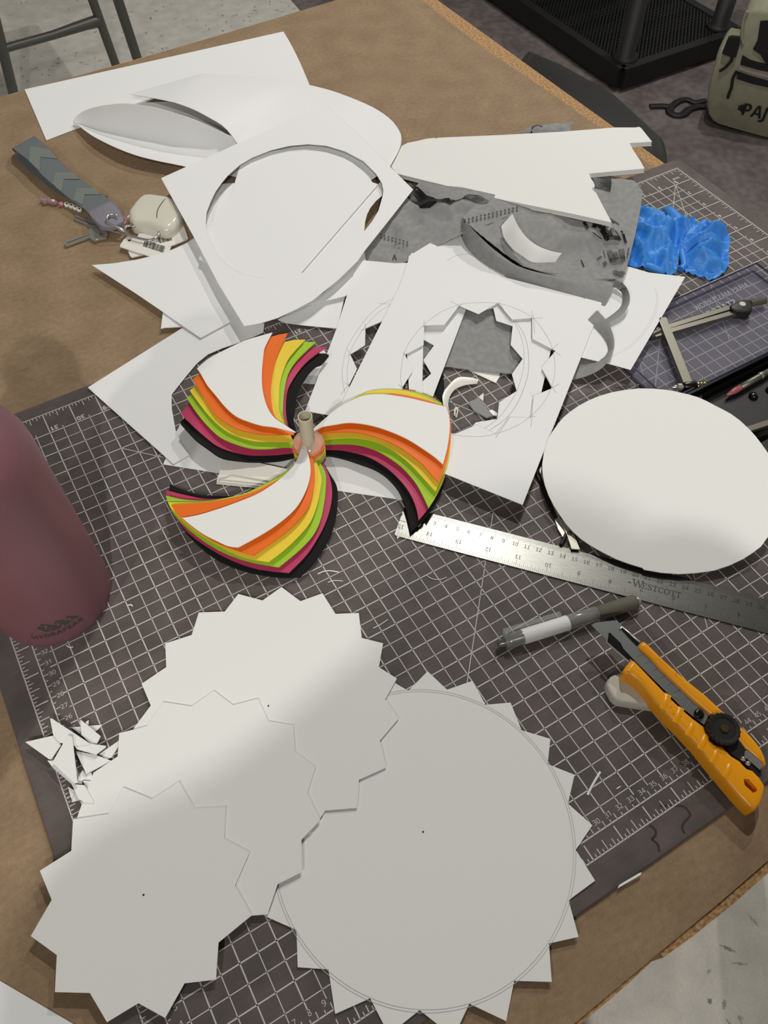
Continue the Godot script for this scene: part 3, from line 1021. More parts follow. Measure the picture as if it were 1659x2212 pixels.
func build_pinwheel():
	var t = thing("paper_pinwheel", "three bladed pinwheel of stacked white, orange, yellow, green, pink and black layers", "pinwheel")
	var a = func(v): return zz(v, 340, 690, 4.366)
	var b = func(v): return zz(v, 560, 820, 3.770)
	var c = func(v): return zz(v, 330, 940, 3.858)
	var hub = [0.005, 0.0105, 0.016, 0.0215, 0.027, 0.032]
	var tip = [0.0195, 0.023, 0.0265, 0.030, 0.0335, 0.037]
	var ms = [M.black_felt, M.pink, M.green, M.yellow, M.orange, M.card]
	var nm = ["black_layer", "pink_layer", "green_layer", "yellow_layer", "orange_layer", "white_layer"]
	var ths = [0.003, 0.001, 0.001, 0.001, 0.001, 0.0008]
	# blade towards the notched bite in the left sheet: left edge, right edge, end
	var b1 = [
		[a.call([1330, 1280, 1150, 1325, 900, 1337, 750, 1325, 600, 1295, 470, 1210, 350, 1120, 215, 975]), a.call([1310, 1050, 1285, 950, 1300, 850, 1320, 720, 1390, 560, 1480, 450, 1545, 410, 1615, 330]), a.call([215, 975, 260, 910, 600, 600, 1200, 350, 1450, 318, 1615, 330])],
		[a.call([1300, 1255, 1100, 1275, 880, 1278, 700, 1245, 560, 1190, 430, 1090, 330, 1000, 250, 920, 222, 880]), a.call([1240, 1030, 1215, 900, 1215, 760, 1240, 640, 1330, 490, 1430, 380, 1595, 258]), a.call([222, 880, 290, 795, 700, 480, 1450, 265, 1595, 258])],
		[a.call([1310, 1210, 1200, 1205, 1050, 1220, 900, 1218, 750, 1180, 600, 1115, 480, 1010, 370, 880, 300, 775, 275, 738]), a.call([1225, 1020, 1190, 930, 1185, 820, 1200, 650, 1240, 500, 1330, 370, 1495, 212]), a.call([275, 738, 320, 705, 700, 450, 1350, 222, 1495, 212])],
		[a.call([1280, 1150, 1100, 1150, 900, 1145, 700, 1080, 580, 1000, 480, 900, 370, 760, 305, 670]), a.call([1205, 1000, 1150, 870, 1145, 740, 1160, 580, 1220, 400, 1300, 290, 1395, 190]), a.call([305, 670, 350, 630, 700, 400, 1200, 212, 1395, 190])],
		[a.call([1290, 1087, 1200, 1085, 1000, 1085, 860, 1060, 760, 1035, 640, 970, 540, 890, 430, 720, 360, 610, 333, 565]), a.call([1290, 1060, 1200, 1000, 1140, 960, 1090, 870, 1070, 700, 1080, 550, 1110, 400, 1150, 290, 1230, 127]), a.call([333, 565, 395, 510, 700, 300, 1090, 158, 1230, 127])],
		[a.call([1305, 1065, 1200, 1040, 1100, 1015, 980, 1000, 850, 960, 740, 912, 640, 825, 545, 710, 470, 620, 410, 515, 373, 463]), a.call([1306, 1062, 1210, 1000, 1130, 950, 1065, 880, 1020, 780, 990, 650, 985, 500, 1000, 330, 1015, 260, 1085, 122]), a.call([373, 463, 475, 372, 600, 305, 810, 205, 950, 160, 1085, 122])]]
	var b2 = [
		[b.call([470, 560, 560, 400, 720, 220, 900, 130, 1100, 95, 1300, 110, 1435, 165, 1500, 230]), b.call([490, 620, 560, 612, 680, 635, 820, 680, 940, 725, 1040, 790, 1130, 890, 1180, 990, 1210, 1100, 1235, 1232]), b.call([1500, 230, 1530, 450, 1535, 720, 1490, 900, 1400, 1060, 1310, 1170, 1235, 1232])],
		[b.call([480, 530, 560, 380, 720, 200, 850, 110, 1000, 75, 1150, 72, 1300, 95, 1435, 150]), b.call([505, 570, 640, 570, 760, 590, 880, 625, 1000, 690, 1100, 770, 1190, 870, 1250, 970, 1285, 1070, 1298, 1147]), b.call([1435, 150, 1540, 450, 1545, 700, 1480, 880, 1400, 1020, 1298, 1147])],
		[b.call([480, 500, 560, 370, 720, 195, 850, 110, 1000, 78, 1200, 85, 1350, 120, 1485, 190]), b.call([497, 532, 640, 523, 800, 530, 950, 575, 1080, 650, 1180, 730, 1270, 835, 1330, 940, 1380, 1048]), b.call([1485, 190, 1552, 450, 1548, 640, 1520, 760, 1450, 930, 1380, 1048])],
		[b.call([465, 470, 560, 340, 720, 185, 820, 130, 900, 95, 1000, 80, 1150, 85, 1300, 120, 1490, 205]), b.call([475, 480, 500, 490, 650, 475, 800, 475, 950, 505, 1080, 570, 1200, 660, 1300, 760, 1390, 860, 1437, 910]), b.call([1490, 205, 1555, 420, 1556, 560, 1530, 700, 1437, 910])],
		[b.call([455, 430, 560, 330, 720, 190, 850, 140, 1000, 120, 1130, 118, 1350, 165, 1530, 222]), b.call([460, 455, 500, 440, 650, 425, 800, 430, 950, 465, 1100, 525, 1230, 610, 1330, 690, 1420, 795, 1465, 838]), b.call([1530, 222, 1558, 330, 1560, 480, 1530, 650, 1465, 838])],
		[b.call([440, 400, 520, 330, 620, 245, 720, 185, 850, 130, 1000, 118, 1200, 145, 1350, 180, 1525, 222]), b.call([445, 420, 510, 385, 620, 365, 740, 350, 900, 370, 1050, 415, 1200, 480, 1330, 560, 1430, 630, 1497, 690]), b.call([1525, 222, 1548, 310, 1550, 420, 1530, 560, 1497, 690])]]
	var b3 = [
		[c.call([1200, 200, 1190, 240, 1060, 330, 850, 450, 720, 500, 580, 508, 400, 495, 280, 465, 140, 408]), c.call([1390, 180, 1480, 330, 1535, 430, 1540, 560, 1510, 740, 1440, 900, 1330, 1070, 1220, 1180]), c.call([140, 408, 130, 450, 200, 690, 300, 840, 480, 1000, 650, 1090, 850, 1150, 1060, 1180, 1220, 1180])],
		[c.call([1205, 180, 1180, 240, 1050, 340, 900, 425, 760, 490, 640, 520, 450, 530, 300, 505, 110, 458]), c.call([1365, 170, 1440, 270, 1480, 370, 1495, 480, 1480, 600, 1440, 730, 1380, 850, 1280, 1000, 1135, 1147]), c.call([110, 458, 130, 560, 190, 680, 300, 820, 500, 960, 700, 1060, 900, 1120, 1135, 1147])],
		[c.call([1210, 160, 1180, 240, 1050, 340, 900, 420, 750, 490, 600, 530, 400, 545, 250, 535, 108, 503]), c.call([1340, 140, 1390, 220, 1440, 320, 1440, 450, 1430, 550, 1400, 700, 1340, 830, 1220, 960, 1050, 1100]), c.call([108, 503, 125, 560, 190, 680, 350, 830, 550, 960, 750, 1040, 900, 1075, 1050, 1100])],
		[c.call([1220, 130, 1180, 240, 1130, 310, 950, 405, 800, 475, 600, 525, 400, 555, 125, 560]), c.call([1310, 110, 1360, 210, 1405, 350, 1400, 430, 1370, 580, 1310, 730, 1200, 860, 1080, 970, 965, 1057]), c.call([125, 560, 200, 670, 350, 800, 560, 930, 760, 1020, 965, 1057])],
		[c.call([1230, 100, 1190, 235, 1100, 335, 950, 420, 800, 490, 600, 540, 400, 565, 150, 580]), c.call([1290, 90, 1335, 200, 1350, 300, 1345, 420, 1310, 570, 1240, 680, 1130, 790, 1000, 890, 840, 1002]), c.call([150, 580, 200, 650, 300, 740, 500, 880, 700, 960, 840, 1002])],
		[c.call([1259, 55, 1225, 140, 1190, 230, 1100, 330, 1000, 410, 870, 490, 700, 560, 530, 620, 380, 665, 245, 690]), c.call([1261, 55, 1290, 140, 1312, 240, 1312, 330, 1285, 440, 1220, 570, 1130, 670, 1000, 770, 860, 855, 712, 935]), c.call([245, 690, 330, 760, 430, 830, 540, 885, 630, 925, 712, 935])]]
	var lift = [1.0, 0.55, 1.0]
	var bl = [b1, b2, b3]
	for q in 3:
		for i in 6:
			var th = tip[i] * (0.9 if q != 1 else 0.75)
			if q == 1:
				th = 0.006 + i * 0.0045
			if q == 2:
				th = 0.005 + i * 0.0045
			blade(t, nm[i], ms[i], ths[i], hub[i], th, bl[q][i][0], bl[q][i][1], bl[q][i][2], 0.004)
	# hub
	var base = P(667, 962, 0.027)
	base.y = Y0
	var st = ST()
	for k in 5:
		lathe(st, [[0.0, 0.0], [0.0135, 0.0], [0.0135, 0.0], [0.0135, 0.0045], [0.0135, 0.0045], [0.0, 0.0045]], base + Vector3(0, hub[k] + 0.0006, 0), Vector3.UP, 24)
	part("glue_disc", fin(st), M.glue, t)
	for k in range(1, 5):
		st = ST()
		lathe(st, [[0.0, 0.0], [0.0142, 0.0], [0.0142, 0.0], [0.0142, 0.0022], [0.0142, 0.0022], [0.0, 0.0022]], base + Vector3(0, hub[k] - 0.0010, 0), Vector3.UP, 24)
		part("hub_disc", fin(st), ms[k], t)
	st = ST()
	lathe(st, [[0.0, 0.0], [0.0125, 0.0], [0.0128, 0.002], [0.011, 0.005], [0.008, 0.0065], [0.0062, 0.008]], base + Vector3(0, 0.0275, 0), Vector3.UP, 24)
	part("glue_collar", fin(st), M.glue, t)
	st = ST()
	lathe(st, [[0.0054, 0.0], [0.0061, 0.0], [0.0061, 0.0], [0.0061, 0.062], [0.0061, 0.062], [0.0053, 0.062], [0.0053, 0.062], [0.0053, 0.03], [0.0053, 0.03], [0.0, 0.03]], base + Vector3(0, 0.0035, 0), Vector3.UP, 28)
	part("hollow_tube", fin(st), M.tube, t)

# ------------------------------------------------------------------ bottle
func build_bottle():
	var t = thing("water_bottle", "matte dusty pink metal water bottle with a printed mountain logo", "bottle")
	var c = Vector3(-0.4028, Y0, -0.0807)
	var st = ST()
	lathe(st, [[0.0, 0.0], [0.0385, 0.0], [0.0385, 0.0], [0.0415, 0.0012], [0.0438, 0.0045], [0.0451, 0.010], [0.0456, 0.018], [0.0462, 0.10], [0.0464, 0.172], [0.0455, 0.183], [0.042, 0.194], [0.035, 0.203], [0.0290, 0.209], [0.0275, 0.214], [0.0, 0.214]], c, Vector3.UP, 64)
	part("body", fin(st), M.bottle, t)
	st = ST()
	lathe(st, [[0.0, 0.212], [0.0295, 0.212], [0.0295, 0.212], [0.0300, 0.215], [0.0300, 0.231], [0.0285, 0.235], [0.0, 0.235]], c, Vector3.UP, 40)
	part("lid", fin(st), M.black, t)
	st = ST()
	var w = Vector3(0.82, 0, 0.57)
	var path = []
	for i in 17:
		var a = PI * i / 16.0
		path.append(c + w * cos(a) * 0.030 + Vector3(0, 0.231 + sin(a) * 0.038, 0))
	tube(st, PackedVector3Array(path), 0.0058, 10, false, 0.0058)
	part("carry_loop", fin(st), M.black, t)
	# print wrapped round the wall
	var rr = 0.0459
	var bend = func(x, y):
		var th = deg_to_rad(95.0) - x / rr
		return Vector3(c.x + cos(th) * rr, Y0 + 0.0245 + y, c.z + sin(th) * rr)
	st = ST()
	text(st, "HYDRAPEAK", 0.0050, c, Vector3.RIGHT, Vector3.UP, "Droid Sans", true, bend)
	part("lettering", fin(st), M.bottle_logo, t)
	st = ST()
	var mts = [[[-19, 4.5], [-9, 16], [-5.5, 13], [-7, 10], [-3, 8.5], [-6, 6], [-2, 4.5]], [[-8.2, 16.8], [-6, 18.5], [-2, 15], [0, 12.5], [3, 11], [1, 9], [5, 7], [3.5, 4.8], [0, 4.5], [-4, 6.2], [-1.5, 8.8], [-5.2, 10.5], [-3.6, 13.2]], [[1.2, 14], [4, 16], [8, 13], [9.5, 10], [12, 9], [10, 7], [15, 4.8], [6, 4.6], [7, 7.5], [3.5, 9.2], [5, 11.5]], [[10, 13.2], [12, 14.5], [19, 5], [16.5, 5], [12.5, 8], [13.6, 10]]]
	for q in mts:
		var p2 = PackedVector2Array()
		for v in q:
			p2.append(Vector2(v[0], v[1]) * 0.001)
		var ix = Geometry2D.triangulate_polygon(p2)
		for i in range(0, ix.size(), 3):
			var tri = [bend.call(p2[ix[i]].x, p2[ix[i]].y), bend.call(p2[ix[i + 1]].x, p2[ix[i + 1]].y), bend.call(p2[ix[i + 2]].x, p2[ix[i + 2]].y)]
			T(st, tri[0], tri[1], tri[2], (tri[0] - c) * Vector3(1, 0, 1))
	part("mountain_logo", fin(st), M.bottle_logo, t)

# ------------------------------------------------------------------ planes through traced points
func plane3(a: Vector3, b: Vector3, c: Vector3) -> Array:
	var n = (b - a).cross(c - a).normalized()
	return [a, n if n.y > 0 else -n]

func on(pl: Array, a, lift = 0.0) -> PackedVector3Array:
	var r = PackedVector3Array()
	for i in range(0, a.size(), 2):
		r.append(Pplane(a[i], a[i + 1], pl[0] + pl[1] * lift, pl[1]))
	return r

func build_foam_board():
	var pl = plane3(P(845, 360, 0.008), P(1383, 275, 0.052), P(1321, 480, 0.054))
	var a = zz([40, 305, 105, 180, 140, 162, 200, 150, 250, 138, 300, 132, 310, 136, 322, 131, 700, 115, 1050, 96, 1380, 70, 1500, 70, 1522, 66, 1535, 74, 1570, 118, 1600, 155, 1465, 163, 1490, 210, 1530, 270, 1555, 315, 1225, 345, 1220, 332, 1235, 375, 1252, 400, 1258, 425, 1243, 428, 1245, 445, 1265, 460, 1358, 637, 1100, 580, 700, 500, 520, 455, 400, 425, 75, 345], 830, 250, 2.765)
	var top = on(pl, a)
	var t = thing("foam_board_piece", "thick white foam board offcut shaped like a kite with stepped notches", "foam board")
	var n = pl[1]
	var st = ST()
	slab(st, top, -n * 0.0005)
	part("face_paper", fin(st), M.foam, t)
	var mid = top.duplicate()
	for i in mid.size():
		mid[i] = mid[i] - n * 0.0005
	st = ST()
	slab(st, inset(mid, 0.0004), -n * 0.0042)
	part("foam_core", fin(st), mat(Color(0.87, 0.87, 0.85), 0.9), t)
	for i in mid.size():
		mid[i] = mid[i] - n * 0.0042
	st = ST()
	slab(st, mid, -n * 0.0005)
	part("face_paper", fin(st), M.foam, t)

# ------------------------------------------------------------------ crumpled cloth
var cloth_noise = FastNoiseLite.new()

func cloth_height(c: Dictionary, x: float, z: float) -> float:
	var k = Vector2i(roundi(x * 20000), roundi(z * 20000))
	if c.memo.has(k):
		return c.memo[k]
	var sw = 0.0
	var sh = 0.0
	var dm = 1e9
	var p = Vector2(x, z)
	for b in c.rim:
		var d = Vector2(b.x, b.z).distance_squared_to(p)
		dm = minf(dm, d)
		var w = 1.0 / (d * d + 1e-14)
		sw += w
		sh += w * b.y
	var h = sh / sw
	dm = sqrt(dm)
	var f = smoothstep(0.0, c.fade, dm)
	h += c.bulge * smoothstep(0.0, c.dome, dm)
	if c.amp > 0.0:
		cloth_noise.seed = c.seed
		cloth_noise.frequency = c.freq
		var q = Vector2(x, z).rotated(c.turn)
		q.x *= c.stretch
		var v = cloth_noise.get_noise_2d(q.x + cloth_noise.get_noise_2d(q.y * 0.6, q.x * 0.6) * 0.02, q.y)
		var u = cloth_noise.get_noise_2d(q.x * 2.3 + 5.0, q.y * 2.3 + 1.0)
		h += c.amp * f * ((1.0 - 2.2 * absf(v)) + 0.45 * (1.0 - 2.2 * absf(u)) - 0.5)
	for r in c.ridges:  # [x, z, x2, z2, width, height]
		var a = Vector2(r[0], r[1])
		var e = Vector2(r[2], r[3])
		var cl = Geometry2D.get_closest_point_to_segment(p, a, e)
		var dd = p.distance_to(cl) / r[4]
		h += r[5] * f * exp(-dd * dd)
	h = maxf(h, c.low)
	c.memo[k] = h
	return h

func cloth(a, cell: float, opt = {}) -> Dictionary:
	# a: x, y pixel and height for every rim point
	var rim0 = pts3(a)
	var poly = flat(rim0)
	var rim = PackedVector3Array()
	for i in rim0.size():
		var u = rim0[i]
		var v = rim0[(i + 1) % rim0.size()]
		var n = maxi(1, int(u.distance_to(v) / 0.006))
		for k in n:
			rim.append(u.lerp(v, float(k) / n))
	var c = {"rim": rim, "poly": poly, "memo": {}, "bulge": 0.0, "dome": 0.03, "fade": 0.012, "amp": 0.0, "freq": 30.0, "stretch": 1.0, "turn": 0.0, "seed": 1, "low": Y0 + 0.0012, "ridges": [], "th": 0.0005}
	c.merge(opt, true)
	cloth_noise.noise_type = FastNoiseLite.TYPE_SIMPLEX_SMOOTH
	cloth_noise.fractal_type = FastNoiseLite.FRACTAL_NONE
	var r = Rect2(poly[0], Vector2.ZERO)
	for q in poly:
		r = r.expand(q)
	var st = ST()
	var nx = int(ceil(r.size.x / cell))
	var nz = int(ceil(r.size.y / cell))
	for i in nx:
		for j in nz:
			var o = r.position + Vector2(i, j) * cell
			var sq = PackedVector2Array([o, o + Vector2(cell, 0), o + Vector2(cell, cell), o + Vector2(0, cell)])
			for pc in Geometry2D.intersect_polygons(sq, poly):
				if pc.size() < 3 or absf(area2(pc)) < 1e-9:
					continue
				var vs = []
				for q in pc:
					var xx = roundi(q.x * 20000) / 20000.0
					var zc = roundi(q.y * 20000) / 20000.0
					vs.append(Vector3(xx, cloth_height(c, xx, zc), zc))
				for k in range(1, vs.size() - 1):
					st.set_smooth_group(1)
					T(st, vs[0], vs[k], vs[k + 1], Vector3.UP)
					st.set_smooth_group(2)
					var o2 = Vector3(0, -c.th, 0)
					T(st, vs[0] + o2, vs[k] + o2, vs[k + 1] + o2, Vector3.DOWN)
	c.mesh = fin(st)
	return c

func over(c: Dictionary, px, lift = 0.0006) -> PackedVector3Array:  # pixels onto the cloth
	var r = PackedVector3Array()
	for i in range(0, px.size(), 2):
		var h = 0.02
		var p = P(px[i], px[i + 1], h)
		for k in 6:
			h = cloth_height(c, p.x, p.z) - Y0
			p = P(px[i], px[i + 1], h)
		r.append(p + Vector3(0, lift, 0))
	return r

func stroke(st, c, px, w, lift = 0.0007):
	var p = over(c, px, lift)
	var q = PackedVector3Array([p[0]])
	for i in p.size() - 1:
		var n = maxi(1, int(p[i].distance_to(p[i + 1]) / 0.003))
		for k in n:
			var v = p[i].lerp(p[i + 1], float(k + 1) / n)
			v.y = cloth_height(c, v.x, v.z) + lift
			q.append(v)
	for i in q.size() - 1:
		var d = q[i + 1] - q[i]
		var s = Vector3(-d.z, 0, d.x).normalized() * w * 0.5
		var e = d.normalized() * w * 0.12
		var cs = [q[i] - s - e, q[i + 1] - s + e, q[i + 1] + s + e, q[i] + s - e]
		for k in 4:
			cs[k].y = maxf(cs[k].y, cloth_height(c, cs[k].x, cs[k].z) + lift)
		Q(st, cs[0], cs[1], cs[2], cs[3], Vector3.UP)

func fillpx(st, c, px, lift = 0.0007):
	# a printed patch that follows the cloth: cut into small cells
	var rim = over(c, px, lift)
	var poly = flat(rim)
	var r = Rect2(poly[0], Vector2.ZERO)
	for q in poly:
		r = r.expand(q)
	var cell = 0.004
	for i in int(ceil(r.size.x / cell)):
		for j in int(ceil(r.size.y / cell)):
			var o = r.position + Vector2(i, j) * cell
			for pc in Geometry2D.intersect_polygons(PackedVector2Array([o, o + Vector2(cell, 0), o + Vector2(cell, cell), o + Vector2(0, cell)]), poly):
				for k in range(1, pc.size() - 1):
					var v = []
					for q in [pc[0], pc[k], pc[k + 1]]:
						v.append(Vector3(q.x, cloth_height(c, q.x, q.y) + lift, q.y))
					T(st, v[0], v[1], v[2], Vector3.UP)

func build_bag():
	var t = thing("fabric_bag", "crumpled grey non-woven fabric bag with black printed letters, under the foam board", "bag")
	# left part with the black print
	var c1 = cloth([893, 405, 0.012, 905, 395, 0.016, 1000, 405, 0.030, 1090, 425, 0.032, 1110, 450, 0.034, 1090, 470, 0.034, 1040, 490, 0.030, 1000, 505, 0.024, 955, 527, 0.014, 890, 560, 0.006, 830, 585, 0.003, 780, 580, 0.002, 770, 555, 0.004, 800, 510, 0.008, 850, 455, 0.012], 0.005, {"bulge": 0.008, "dome": 0.05, "amp": 0.006, "freq": 10.0, "stretch": 1.7, "turn": 0.5, "seed": 4, "fade": 0.03})
	part("back_panel", c1.mesh, M.nonwoven, t)
	var st = ST()
	fillpx(st, c1, zz([410, 60, 480, 95, 520, 130, 560, 170, 640, 200, 720, 195, 800, 212, 870, 195, 940, 165, 1090, 215, 1075, 240, 1000, 240, 930, 268, 850, 255, 760, 230, 680, 225, 590, 240, 500, 268, 450, 230, 400, 190], 780, 380, 3.95))
	part("black_print", fin(st), M.black, t)
	st = ST()
	stroke(st, c1, zz([270, 720, 285, 680, 300, 720], 780, 380, 3.95), 0.0016)
	part("black_print", fin(st), M.black, t)
	# right part with the letters
	var c2 = cloth([1040, 430, 0.030, 1120, 436, 0.034, 1200, 445, 0.038, 1280, 440, 0.040, 1285, 405, 0.041, 1300, 388, 0.043, 1340, 385, 0.046, 1370, 390, 0.048, 1389, 414, 0.046, 1382, 460, 0.042, 1371, 512, 0.036, 1360, 555, 0.030, 1350.7, 590, 0.024, 1345, 599, 0.022, 1310, 605, 0.022, 1260, 612, 0.022, 1180, 590, 0.022, 1130, 575, 0.022, 1090, 548, 0.025, 1055, 520, 0.028, 1030, 500, 0.031, 1005, 478, 0.033, 1000, 468, 0.034], 0.004, {"bulge": 0.003, "dome": 0.05, "amp": 0.0022, "freq": 9.0, "stretch": 1.6, "turn": -0.7, "seed": 9, "fade": 0.02, "ridges": [[0.20, -0.20, 0.30, -0.16, 0.014, 0.005], [0.16, -0.215, 0.24, -0.17, 0.010, -0.004]]})
	part("front_panel", c2.mesh, M.nonwoven, t)
	var z = func(v): return zz(v, 1150, 360, 3.687)
	# letters run up the cloth: E, R, S, with thin rules between
	var letters = [[[720, 755, 635, 765], [635, 765, 610, 680], [678, 757, 655, 688], [720, 755, 700, 665]], [[575, 630, 685, 608], [575, 630, 535, 560, 560, 528, 595, 535, 612, 618], [603, 570, 645, 515]], [[490, 490, 500, 462, 525, 462, 540, 490, 565, 500, 590, 478, 585, 455]]]
	for q in letters:
		st = ST()
		for w in q:
			stroke(st, c2, z.call(w), 0.0046, 0.0012)
		part("printed_letter", fin(st), M.black, t)
	for q in [[478, 540, 535, 635, 0.0010], [655, 515, 700, 610, 0.0010], [715, 565, 745, 615, 0.0026], [705, 520, 715, 540, 0.002], [765, 655, 755, 730, 0.0016], [725, 665, 735, 745, 0.0010], [565, 680, 580, 730, 0.0010], [410, 450, 440, 500, 0.003], [620, 420, 655, 450, 0.003], [655, 440, 690, 470, 0.0012], [385, 750, 410, 805, 0.0012], [515, 745, 550, 720, 0.0016], [570, 770, 580, 790, 0.004], [650, 840, 670, 860, 0.004]]:
		st = ST()
		stroke(st, c2, z.call(q.slice(0, 4)), q[4], 0.0012)
		part("printed_rule", fin(st), M.black, t)
	st = ST()
	stroke(st, c2, z.call([690, 845, 690, 872, 725, 850]), 0.0050, 0.0012)
	part("printed_letter", fin(st), M.black, t)
	st = ST()
	fillpx(st, c2, z.call([480, 95, 620, 80, 630, 130, 620, 205, 560, 185, 500, 170]), 0.0012)
	part("black_print", fin(st), M.black, t)
	# welded seam: two rows of pressed dots
	st = ST()
	for k in 14:
		for r in 2:
			var s = k / 13.0
			var q = zz([lerpf(885, 1330, s), lerpf(380, 275, s) + r * 26 - (2.0 if k % 2 == 0 else 0.0)], 780, 380, 3.95)
			var o = over(c2, q, 0.0011)
			lathe(st, [[0.0, 0.0], [0.0013, 0.0]], o[0], Vector3.UP, 8)
	for k in 8:
		for r in 2:
			var q = zz([170 + k * 32, 508 + k * 9 + r * 26], 780, 380, 3.95)
			var o = over(c1, q, 0.0012)
			lathe(st, [[0.0, 0.0], [0.0012, 0.0]], o[0], Vector3.UP, 8)
	var sm = part("seam_dots", fin(st), mat(Color(0.33, 0.33, 0.33), 0.9), t)
	sm.set_meta("kind", "stuff")
	# rolled front fold
	st = ST()
	var A = pts3([1000, 470, 0.037, 1015, 490, 0.036, 1040, 515, 0.033, 1075, 545, 0.029, 1120, 575, 0.026, 1180, 592, 0.025, 1260, 605, 0.025, 1330, 603, 0.023])
	var B = pts3([995, 490, 0.022, 1005, 530, 0.013, 1030, 566, 0.009, 1070, 596, 0.007, 1120, 620, 0.006, 1180, 640, 0.006, 1240, 660, 0.007, 1300, 680, 0.008])
	sheet(st, loft(A, B, [], 26, 10, 0.008), 0.0005)
	part("front_fold", fin(st), M.nonwoven, t)
	# flat tongue seen through the notched windows
	var c3 = cloth([905, 690, 0.004, 985, 630, 0.006, 1075, 640, 0.007, 1120, 690, 0.007, 1140, 775, 0.006, 1112, 808, 0.005, 1040, 802, 0.003, 965, 792, 0.003, 930, 790, 0.003, 870, 775, 0.003, 870, 750, 0.003], 0.005, {"bulge": 0.0008, "amp": 0.0016, "freq": 25.0, "stretch": 2.0, "turn": -0.9, "seed": 6, "fade": 0.01, "low": Y0 + 0.0018})
	part("tongue", c3.mesh, M.nonwoven, t)
	# strap loops
	for q in [[[1265, 617, 0.022, 1290, 604, 0.025, 1320, 602, 0.026, 1345, 612, 0.026, 1359, 635, 0.025, 1357, 660, 0.023, 1335, 685, 0.020, 1305, 700, 0.018], [1262, 645, 0.016, 1290, 622, 0.015, 1318, 617, 0.015, 1338, 626, 0.015, 1345, 642, 0.015, 1341, 662, 0.015, 1322, 680, 0.015, 1300, 694, 0.015]], [[1290, 670, 0.020, 1308, 690, 0.022, 1322, 715, 0.023, 1327, 745, 0.022, 1318, 775, 0.018, 1296, 798, 0.013, 1265, 813, 0.007, 1230, 822, 0.003], [1270, 690, 0.016, 1290, 712, 0.015, 1308, 735, 0.015, 1314, 755, 0.015, 1304, 772, 0.014, 1284, 778, 0.010, 1255, 775, 0.006, 1235, 780, 0.003]]]:
		st = ST()
		sheet(st, loft(pts3(q[0]), pts3(q[1]), [], 26, 6, 0.002), 0.0005)
		part("strap_loop", fin(st), M.nonwoven, t)
	# bit of the bag behind the foam board
	var c4 = cloth([1110, 300, 0.004, 1128, 283, 0.012, 1150, 272, 0.016, 1175, 270, 0.016, 1200, 266, 0.016, 1222, 267, 0.018, 1237, 262, 0.020, 1233, 280, 0.014, 1225, 300, 0.010], 0.004, {"bulge": 0.004, "dome": 0.02, "amp": 0.004, "freq": 40.0, "seed": 3, "low": Y0 - 0.002})
	part("corner", c4.mesh, M.nonwoven, t)
	st = ST()
	stroke(st, c4, [1148, 285, 1150, 275, 1162, 271, 1172, 274], 0.0016)
	part("black_print", fin(st), M.black, t)

func build_glove():
	var t = thing("nitrile_glove", "crumpled bright blue nitrile glove on the corner of the cutting mat", "glove")
	var c = cloth([1520, 474, 0.020, 1543.8, 481, 0.020, 1565.7, 490.5, 0.017, 1576.7, 507.8, 0.013, 1577.5, 522, 0.011, 1573.5, 542, 0.009, 1576.7, 565.8, 0.005, 1565.7, 587.7, 0.003, 1550, 598, 0.002, 1532.8, 605, 0.002, 1509.3, 597, 0.002, 1481, 587.7, 0.003, 1471.7, 561, 0.005, 1472, 535, 0.009, 1478, 514, 0.013, 1490.5, 493.7, 0.016, 1509.3, 479.6, 0.019], 0.0022, {"bulge": 0.012, "dome": 0.022, "amp": 0.0085, "freq": 17.0, "stretch": 2.0, "turn": 0.9, "seed": 14, "fade": 0.008})
	part("cuff", c.mesh, M.glove, t)
	c = cloth([1380, 443, 0.022, 1402.7, 453, 0.022, 1427.8, 463, 0.020, 1449.7, 470, 0.019, 1484.2, 470, 0.019, 1506, 478, 0.017, 1494, 495, 0.015, 1480, 512, 0.012, 1468, 537, 0.009, 1465, 569, 0.006, 1459, 591, 0.003, 1446.6, 594, 0.002, 1434, 586, 0.004, 1407.4, 580, 0.004, 1350, 574, 0.006, 1355, 542, 0.012, 1367, 490, 0.018, 1372, 460, 0.022], 0.0022, {"bulge": 0.010, "dome": 0.02, "amp": 0.0085, "freq": 15.0, "stretch": 3.2, "turn": -0.5, "seed": 27, "fade": 0.007})
	part("palm", c.mesh, M.glove, t)
	var st = ST()
	var path = cat(pts3([1470, 486, 0.008, 1456, 470, 0.007, 1445, 457, 0.006, 1435, 450, 0.005]), 10)
	tube(st, path, [0.0075, 0.0078, 0.0078, 0.0076, 0.0074, 0.0072, 0.007, 0.0066, 0.006, 0.0046, 0.0015], 12)
	part("finger", fin(st), M.glove, t)
	st = ST()
	path = cat(pts3([1395, 573, 0.004, 1420, 583, 0.0035, 1436, 590, 0.003]), 8)
	tube(st, path, [0.004, 0.0045, 0.0045, 0.0045, 0.004, 0.004, 0.0035, 0.003, 0.001], 10)
	part("finger", fin(st), M.glove, t)
	st = ST()
	path = cat(pts3([1475, 505, 0.006, 1472, 540, 0.005, 1478, 575, 0.004, 1470, 582, 0.003]), 8)
	tube(st, path, 0.004, 8)
	part("finger", fin(st), M.glove, t)

